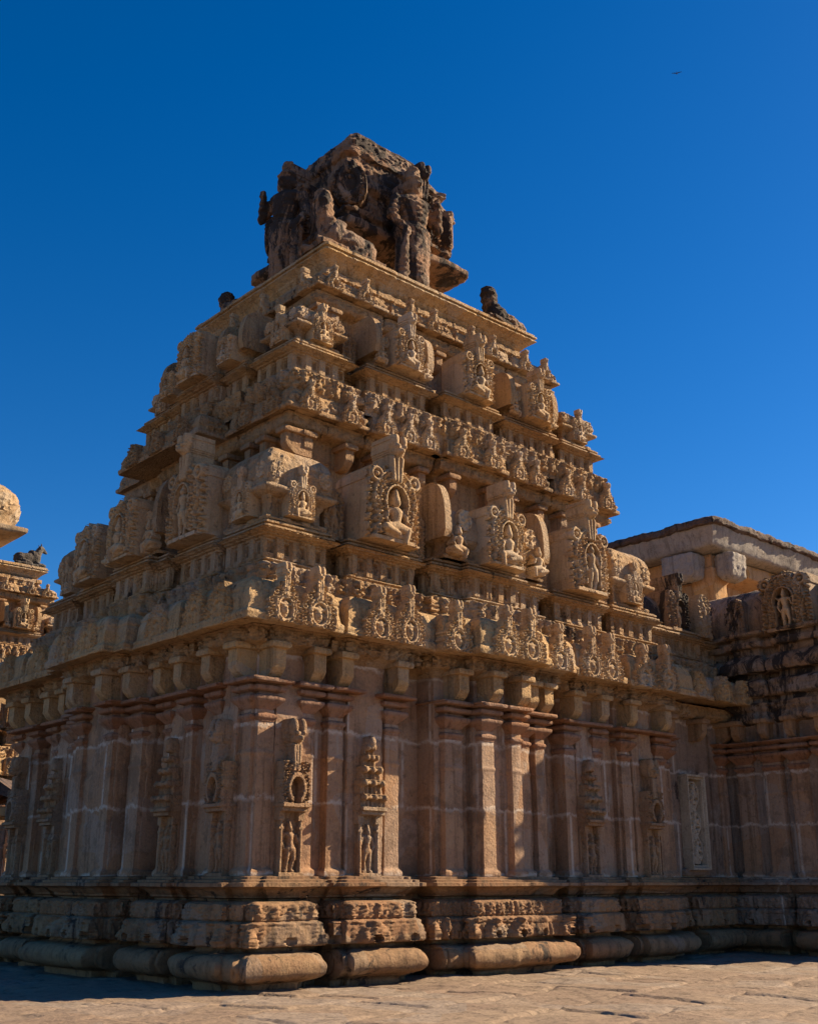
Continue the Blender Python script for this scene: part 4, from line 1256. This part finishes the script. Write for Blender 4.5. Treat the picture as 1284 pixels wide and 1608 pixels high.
mb = MB(); sweep(mb, W2P, [(-.3, 5.0), (.0, 5.05), (.04, 5.12), (.0, 5.3), (.05, 5.36), (.08, 5.5), (-.05, 5.52), (-.08, 5.62), (.10, 5.66), (.12, 5.70), (.12, 5.98), (.05, 6.03), (-.10, 6.08), (-.12, 6.20),
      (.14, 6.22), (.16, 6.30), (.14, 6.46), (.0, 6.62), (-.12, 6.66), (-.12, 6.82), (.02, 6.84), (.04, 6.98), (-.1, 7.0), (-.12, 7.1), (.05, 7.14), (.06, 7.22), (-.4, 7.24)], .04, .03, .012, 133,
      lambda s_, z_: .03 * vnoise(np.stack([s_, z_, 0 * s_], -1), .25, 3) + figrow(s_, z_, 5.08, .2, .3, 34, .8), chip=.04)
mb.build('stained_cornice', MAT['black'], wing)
barrel_parapet(wing, WX + .12, WX + 1.5, -3.2, 3.0, 7.15, 1.32, MAT['black'], 'y', 4)
BN = big_niche(45, 1.05, .02, 'seat', False).mesh('arched_niche', MAT['stainedniche'], .8, 9, .008)
o = obj('arched_niche', BN, wing, (WX - .12, -1.75, 7.12), LEFT, (1.05, 1.0, .98))
obj('deity_figure', NS[('stand', 1)][1], o, (0, -.1, 0), 0, (.8, 1, .9))
o = obj('small_stele', ST, wing, (WX - .05, -.3, 7.15), LEFT, 1.05)
o.data = o.data.copy(); o.data.materials[0] = MAT['black']
block_core = MB(); block(block_core, WX + .3, WX + 5.8, -2.4, 7.8, 1.0, 7.4, .5, 0); block_core.build('inner_masonry', MAT['wing'], wing)

# ------------------------------------------------------------------ raised pavilion roof behind the parapet
pav = thing('roof_pavilion', 'raised ochre-walled hall under a wide flat grey slab roof behind the right parapet', 'pavilion')
PX, PY = 20.0, 3.97
mb = MB()
sweep(mb, rect(PX, 36, PY, 22), [(-1.6, 11.74), (-.5, 11.80), (-.36, 11.82), (-.22, 11.86), (-.18, 11.95), (-.03, 12.50), (-.02, 12.56), (-.5, 12.58)], .12, .08, .02, 201, chip=.03)
mb.build('eave_slab', MAT['concrete'], pav)
mb = MB()
sweep(mb, rect(PX, 36, PY, 22), [(-.5, 12.50), (.06, 12.51), (.10, 12.56), (.09, 12.70), (.02, 12.77), (-.6, 12.84), (-4.0, 13.25)], .10, .06, .05, 203, chip=.06)
mb.build('roof_covering', MAT['roofing'], pav)
mb = MB()
sweep(mb, rect(PX + 1.7, 34, PY + 1.5, 20), [(0, 7.0), (0, 9.6), (.04, 9.65), (.04, 9.75), (0, 9.8), (0, 11.78)], .15, .15, .015, 205)
mb.build('wall', MAT['ochre'], pav)
mb = MB()
sweep(mb, rect(PX + .75, 34.5, PY + .65, 20.5), [(-1, 11.1), (0, 11.3), (0, 11.78), (-1, 11.79)], .12, .08, .012, 206)
mb.build('beam', MAT['ochre'], pav)
def pav_col(x, y):
    m_ = MB()
    sweep(m_, rect(-.40, .40, -.40, .40), [(.02, 7), (.02, 7.3), (0, 7.35), (0, 10.75), (.06, 10.9), (.06, 11.32), (-.3, 11.33)], .1, .08, .012, 207, allfine=True)
    return obj('column', m_.data('column', MAT['ochre']), pav, (x, y, 0))
c0 = pav_col(PX + 1.15, PY + 1.05)
for x, y in ((PX + 5.2, PY + 1.05), (PX + 9.2, PY + 1.05), (PX + 1.15, PY + 5.1), (PX + 1.15, PY + 9.1)):
    c = c0.copy(); COL.objects.link(c); c.parent = pav; c.location = (x, y, 0)
def corbel_block(x0, x1, y0, y1):
    m_ = MB()
    sweep(m_, rect(x0, x1, y0, y1), [(-.32, 10.80), (-.14, 10.85), (-.02, 11.0), (0, 11.2), (0, 11.74), (-.3, 11.76)], .06, .05, .02, 208, lambda s_, z_: .03 * spirals(s_, z_, .3, 8, 7), allfine=True)
    m_.build('corbel', MAT['concrete'], pav)
corbel_block(PX + .9, PX + 1.75, PY - .02, PY + .62)
corbel_block(PX + .0, PX + .70, PY + .9, PY + 2.1)
corbel_block(PX + 4.8, PX + 5.6, PY - .02, PY + .62)

# ------------------------------------------------------------------ sculpted solids
def sculpt(name, prims, mat, voxel=.03, rough=.012, seed=0, smooth=1, folds=.018):
    bm = bmesh.new()
    for p in prims:
        if p[0] == 'e':
            _, c, r_ = p[:3]
            rot = Euler(p[3]).to_matrix().to_4x4() if len(p) > 3 else Matrix()
            M = Matrix.Translation(c) @ rot @ Matrix.Diagonal((*r_, 1))
            bmesh.ops.create_icosphere(bm, subdivisions=3, radius=1, matrix=M)
        elif p[0] == 'b':
            _, c, r_ = p[:3]
            rot = Euler(p[3]).to_matrix().to_4x4() if len(p) > 3 else Matrix()
            bmesh.ops.create_cube(bm, size=2, matrix=Matrix.Translation(c) @ rot @ Matrix.Diagonal((*r_, 1)))
        else:
            _, a_, b_, r0, r1 = p
            a_, b_ = Vector(a_), Vector(b_)
            d = b_ - a_
            q = d.to_track_quat('Z', 'Y').to_matrix().to_4x4()
            bmesh.ops.create_cone(bm, cap_ends=True, segments=16, radius1=r0, radius2=r1, depth=d.length, matrix=Matrix.Translation((a_ + b_) / 2) @ q)
            bmesh.ops.create_icosphere(bm, subdivisions=2, radius=r0, matrix=Matrix.Translation(a_))
            bmesh.ops.create_icosphere(bm, subdivisions=2, radius=r1, matrix=Matrix.Translation(b_))
    me = bpy.data.meshes.new('tmp'); bm.to_mesh(me); bm.free()
    t = bpy.data.objects.new('tmp', me); COL.objects.link(t)
    m_ = t.modifiers.new('r', 'REMESH'); m_.mode = 'VOXEL'; m_.voxel_size = voxel
    if smooth:
        m2 = t.modifiers.new('s', 'SMOOTH'); m2.iterations = smooth; m2.factor = .5
    dg = bpy.context.evaluated_depsgraph_get()
    out = bpy.data.meshes.new_from_object(t.evaluated_get(dg))
    bpy.data.objects.remove(t)
    n = len(out.vertices)
    P = np.zeros(n * 3); out.vertices.foreach_get('co', P); P = P.reshape(-1, 3)
    Nn_ = np.zeros(n * 3); out.vertices.foreach_get('normal', Nn_); Nn_ = Nn_.reshape(-1, 3)
    pit = .020 * vnoise(P, .085, seed + 3) + .012 * vnoise(P, .04, seed + 5) - .045 * np.clip(vnoise(P, .2, seed + 9) - .35, 0, 1)
    pit += folds * np.sin(P[:, 2] * 46 + 6 * P[:, 0]) * np.clip(vnoise(P, .35, seed + 11) + .4, 0, 1)
    P = P + Nn_ * pit[:, None] * (rough / .02)
    P = roughen(P, rough, seed)
    out.vertices.foreach_set('co', P.ravel())
    out.polygons.foreach_set('use_smooth', np.ones(len(out.polygons), bool))
    out.materials.clear(); out.materials.append(mat)
    out.name = name
    out.update()
    return out

# reclining bull facing +x, about 1.3 long, with collar, hump, horns and folded legs
def bull_prims(head=True):
    p = [('b', (0, 0, .05), (.68, .34, .05)),
         ('e', (-.08, 0, .36), (.52, .27, .26)), ('e', (-.42, 0, .34), (.26, .28, .26)), ('e', (.25, 0, .42), (.27, .25, .30)),
         ('e', (.12, 0, .66), (.17, .13, .14)),
         ('c', (.30, 0, .50), (.46, 0, .82), .20, .15),
         ('c', (.42, .17, .14), (.68, .18, .12), .09, .06), ('c', (.42, -.17, .14), (.68, -.18, .12), .09, .06),
         ('c', (-.30, -.27, .16), (.0, -.30, .12), .10, .06), ('c', (-.30, .27, .16), (.0, .30, .12), .10, .06),
         ('c', (-.66, .05, .40), (-.62, -.18, .14), .035, .04),
         ('e', (.37, 0, .62), (.12, .22, .06), (0, .6, 0)), ('e', (.33, 0, .50), (.12, .25, .05), (0, .6, 0))]
    if head:
        p += [('e', (.52, 0, .90), (.17, .13, .13)), ('c', (.58, 0, .87), (.74, 0, .76), .105, .075),
              ('c', (.46, .09, 1.0), (.44, .17, 1.13), .04, .018), ('c', (.46, -.09, 1.0), (.44, -.17, 1.13), .04, .018),
              ('c', (.44, .12, .92), (.38, .25, .88), .045, .02), ('c', (.44, -.12, .92), (.38, -.25, .88), .045, .02)]
    else:
        p += [('c', (.42, 0, .80), (.44, 0, 1.12), .17, .16), ('e', (.44, 0, .98), (.20, .19, .06)), ('e', (.45, 0, 1.16), (.15, .14, .08))]
    return p
BULLN = sculpt('statue', bull_prims(False), MAT['top'], .024, .014, 15)
BULLD = sculpt('statue', bull_prims(), MAT['darkstatue'], .03, .012, 25)
def statue(name, me, label, cat, loc, rz, sc, group=None):
    o = bpy.data.objects.new(name, me); COL.objects.link(o)
    o.location = loc; o.rotation_euler = (0, 0, rz); o.scale = sc if isinstance(sc, tuple) else (sc, sc, sc)
    o['label'] = label; o['category'] = cat
    if group: o['group'] = group
    return o
G = 'worn bull statues lying on the roof slabs'
statue('bull_statue', BULLN, 'worn broken-headed bull statue lying on the near corner of the top roof slab', 'statue', (3.3, 2.25, 14.60), math.pi, 1.3, G)
statue('bull_statue', BULLN, 'grey worn bull statue on the right end of the top roof slab', 'statue', (8.4, 2.2, 14.60), math.pi * 1.05, (1.25, 1.2, .85), G)
statue('bull_statue', BULLN, 'dark rounded bull statue on the far left end of the top roof slab', 'statue', (3.05, 5.95, 14.60), math.pi * .55, (1.2, 1.1, .72), G)

# standing guardians against the dome
def guardian_prims(f=1):
    F = lambda x: f * x
    return [('b', (0, 0, .08), (.46, .30, .10)),
            ('c', (-.17, 0, .15), (-.18, -.02, .95), .17, .20), ('c', (.17, 0, .15), (.19, -.02, .95), .17, .20),
            ('c', (-.18, -.02, .95), (-.13, 0, 1.55), .21, .26), ('c', (.19, -.02, .95), (.14, 0, 1.55), .21, .26),
            ('c', (0, .02, .35), (0, .02, 1.45), .36, .34), ('e', (0, 0, 1.50), (.42, .32, .26)), ('c', (0, -.20, 1.45), (0, -.24, .55), .09, .05),
            ('e', (-.17, -.12, .10), (.14, .26, .08)), ('e', (.17, -.12, .10), (.14, .26, .08)),
            ('c', (0, 0, 1.6), (0, 0, 2.2), .27, .34), ('e', (0, -.02, 2.30), (.44, .27, .22)), ('e', (0, -.10, 1.85), (.25, .22, .22)),
            ('c', (0, 0, 2.4), (0, 0, 2.62), .14, .13), ('e', (0, -.03, 2.78), (.19, .21, .24)),
            ('c', (0, 0, 2.92), (0, .02, 3.22), .20, .13), ('e', (0, 0, 3.24), (.14, .14, .12)), ('e', (0, -.02, 2.95), (.23, .23, .06)),
            ('e', (0, -.24, 2.76), (.04, .06, .06)), ('e', (.2, 0, 2.72), (.06, .07, .13)), ('e', (-.2, 0, 2.72), (.06, .07, .13)),
            ('c', (F(-.44), 0, 2.30), (F(-.58), -.06, 1.78), .13, .11), ('c', (F(-.58), -.06, 1.78), (F(-.40), -.26, 1.45), .10, .08), ('e', (F(-.38), -.28, 1.38), (.10, .09, .11)),
            ('c', (F(.44), 0, 2.30), (F(.62), -.08, 1.95), .13, .11), ('c', (F(.62), -.08, 1.95), (F(.50), -.22, 2.38), .10, .08), ('e', (F(.49), -.24, 2.46), (.09, .08, .12)),
            ('c', (F(-.40), -.28, 1.4), (F(-.44), -.22, .2), .07, .12),
            ('e', (0, -.2, 2.12), (.26, .1, .06)), ('e', (0, 0, 1.62), (.40, .33, .06))]
GU = sculpt('statue', guardian_prims(1), MAT['top'], .027, .015, 35)
GU2 = sculpt('statue', guardian_prims(-1), MAT['top'], .027, .015, 45)
GG = 'tall guardian statues standing round the dome'
statue('guardian_statue', GU, 'tall worn guardian statue standing before the right face of the dark dome', 'statue', (5.5, 2.35, 14.60), 0, (1.2, 1.1, 1.08), GG)
statue('guardian_statue', GU2, 'tall blackened guardian statue standing at the left side of the dark dome', 'statue', (3.05, 4.15, 14.60), LEFT + .35, 1.06, GG)

# ------------------------------------------------------------------ second temple far left: the same build, its right face only
far = thing('far_temple', 'sunlit stepped temple tower with rounded dome seen beyond the left edge of the big tower', 'temple', (0.46, 29.2, 0))
skip = {'dome', 'dome_neck', 'dome_cap', 'corner_boss', 'window_sill', 'lattice_window', 'barrel_parapet'}
def copy_tree(o, parent):
    c = o.copy(); COL.objects.link(c); c.parent = parent
    for ch in list(o.children): copy_tree(ch, c)
for ch in list(main.children):
    base = ch.name.split('.')[0]
    if base in skip or abs(ch.rotation_euler[2] - LEFT) < 1e-4: continue
    if ch.location.x > 10.9: continue
    copy_tree(ch, far)
def lathe(prof, n=40, a=.02, carve=None, seed=0):
    pr = resample(prof, .06, 1)
    th = np.linspace(0, 2 * math.pi, n, endpoint=False)
    P = np.zeros((n, len(pr), 3))
    rr = np.repeat(pr[None, :, 0], n, 0)
    if carve is not None:
        T, Zz = np.meshgrid(th, pr[:, 1], indexing='ij'); rr = rr + carve(T, Zz)
    P[:, :, 0] = rr * np.cos(th)[:, None]; P[:, :, 1] = rr * np.sin(th)[:, None]; P[:, :, 2] = pr[None, :, 1]
    P = roughen(P, a, seed)
    m_ = MB(); m_.grid(P, wrap=True)
    return m_
m_ = lathe([(1.3, 14.6), (1.3, 15.4), (1.5, 15.5), (1.5, 15.6), (1.3, 15.7)], 60, .01)
o = obj('dome_neck', m_.data('dome_neck', MAT['far']), far, (CX + .0, CY - 1.0, 0))
mb = MB(); sweep(mb, rect(CX - 2.15, CX + 2.15, CY - 3.15, CY + 1.15), [(-.9, 15.65), (.0, 15.95), (.02, 16.0), (.02, 16.2), (-.3, 16.22), (-.6, 16.24)], .08, .06, .015, 231); mb.build('eave_slab', MAT['far'], far)
m_ = lathe([(1.95, 16.2), (2.05, 16.5), (2.3, 16.9), (2.35, 17.3), (2.2, 17.8), (1.75, 18.15), (1.0, 18.4), (.02, 18.5)], 160, .01,
           lambda t, z: np.where((z > 16.75 + .12 * np.cos(t * 8)) & (z < 18.1), .10 * spirals(t * 2, z, .3, 4, 8), 0))
obj('dome', m_.data('dome', MAT['far']), far, (CX + .0, CY - 1.0, 0))
statue('bull_statue', BULLD, 'small black bull statue lying on the far temple roof slab beside its rounded dome', 'statue', (0.46 + 8.35, 29.2 + 2.1, 14.62), 0.0, 1.0, G)

# ------------------------------------------------------------------ small canopy hut between the temples
hut = thing('canopy_hut', 'small hut with thin dark pitched sheet roof just past the left edge of the tower', 'hut', (2.35, 15.3, 0))
HR = R(48.2 - 90)
hut.rotation_euler = (0, 0, HR)
m_ = MB(); 
prism(m_, [(-1.1, 3.42), (0, 4.12), (1.1, 3.42), (1.1, 3.36), (0, 4.05), (-1.1, 3.36)], -1.2, 1.2, .1, .004, 3)
obj('roof', m_.data('roof', MAT['roofing']), hut, (0, 0, 0), math.pi / 2)
m_ = MB()
for x in (-.85, .85):
    pass
pm = MB(); block(pm, -.12, .12, -.12, .12, 0, 3.1, .1, .004)
pmd = pm.data('post', MAT['ochre'])
for x in (-.85, .85):
    for y in (-.9, .9): obj('post', pmd, hut, (x, y, 0))
bmq = MB(); block(bmq, -1.0, 1.0, -.14, .14, 3.1, 3.34, .1, .006)
bmd = bmq.data('beam', MAT['ochre'])
for y in (-.9, .9): obj('beam', bmd, hut, (0, y, 0))

# ------------------------------------------------------------------ bird high in the sky
bd = [('e', (0, 0, 0), (.16, .05, .05)), ('c', (.12, 0, .01), (.2, 0, .02), .035, .02), ('c', (-.12, 0, 0), (-.26, 0, .0), .035, .02),
      ('e', (0, .17, .05), (.07, .17, .016), (.3, 0, 0)), ('e', (0, -.17, .05), (.07, .17, .016), (-.3, 0, 0)),
      ('e', (-.03, .38, .06), (.045, .14, .014), (-.15, 0, .2)), ('e', (-.03, -.38, .06), (.045, .14, .014), (.15, 0, -.2))]
F_ = Vector((math.cos(R(48.2)) * math.cos(R(18.4)), math.sin(R(48.2)) * math.cos(R(18.4)), math.sin(R(18.4))))
statue('flying_bird', sculpt('bird_body', bd, MAT['bird'], .012, .001, 3, 1, 0), 'tiny dark bird flying in the blue sky at the upper right', 'bird',
       (39.5, 15.9, 48.5), R(35), .62)
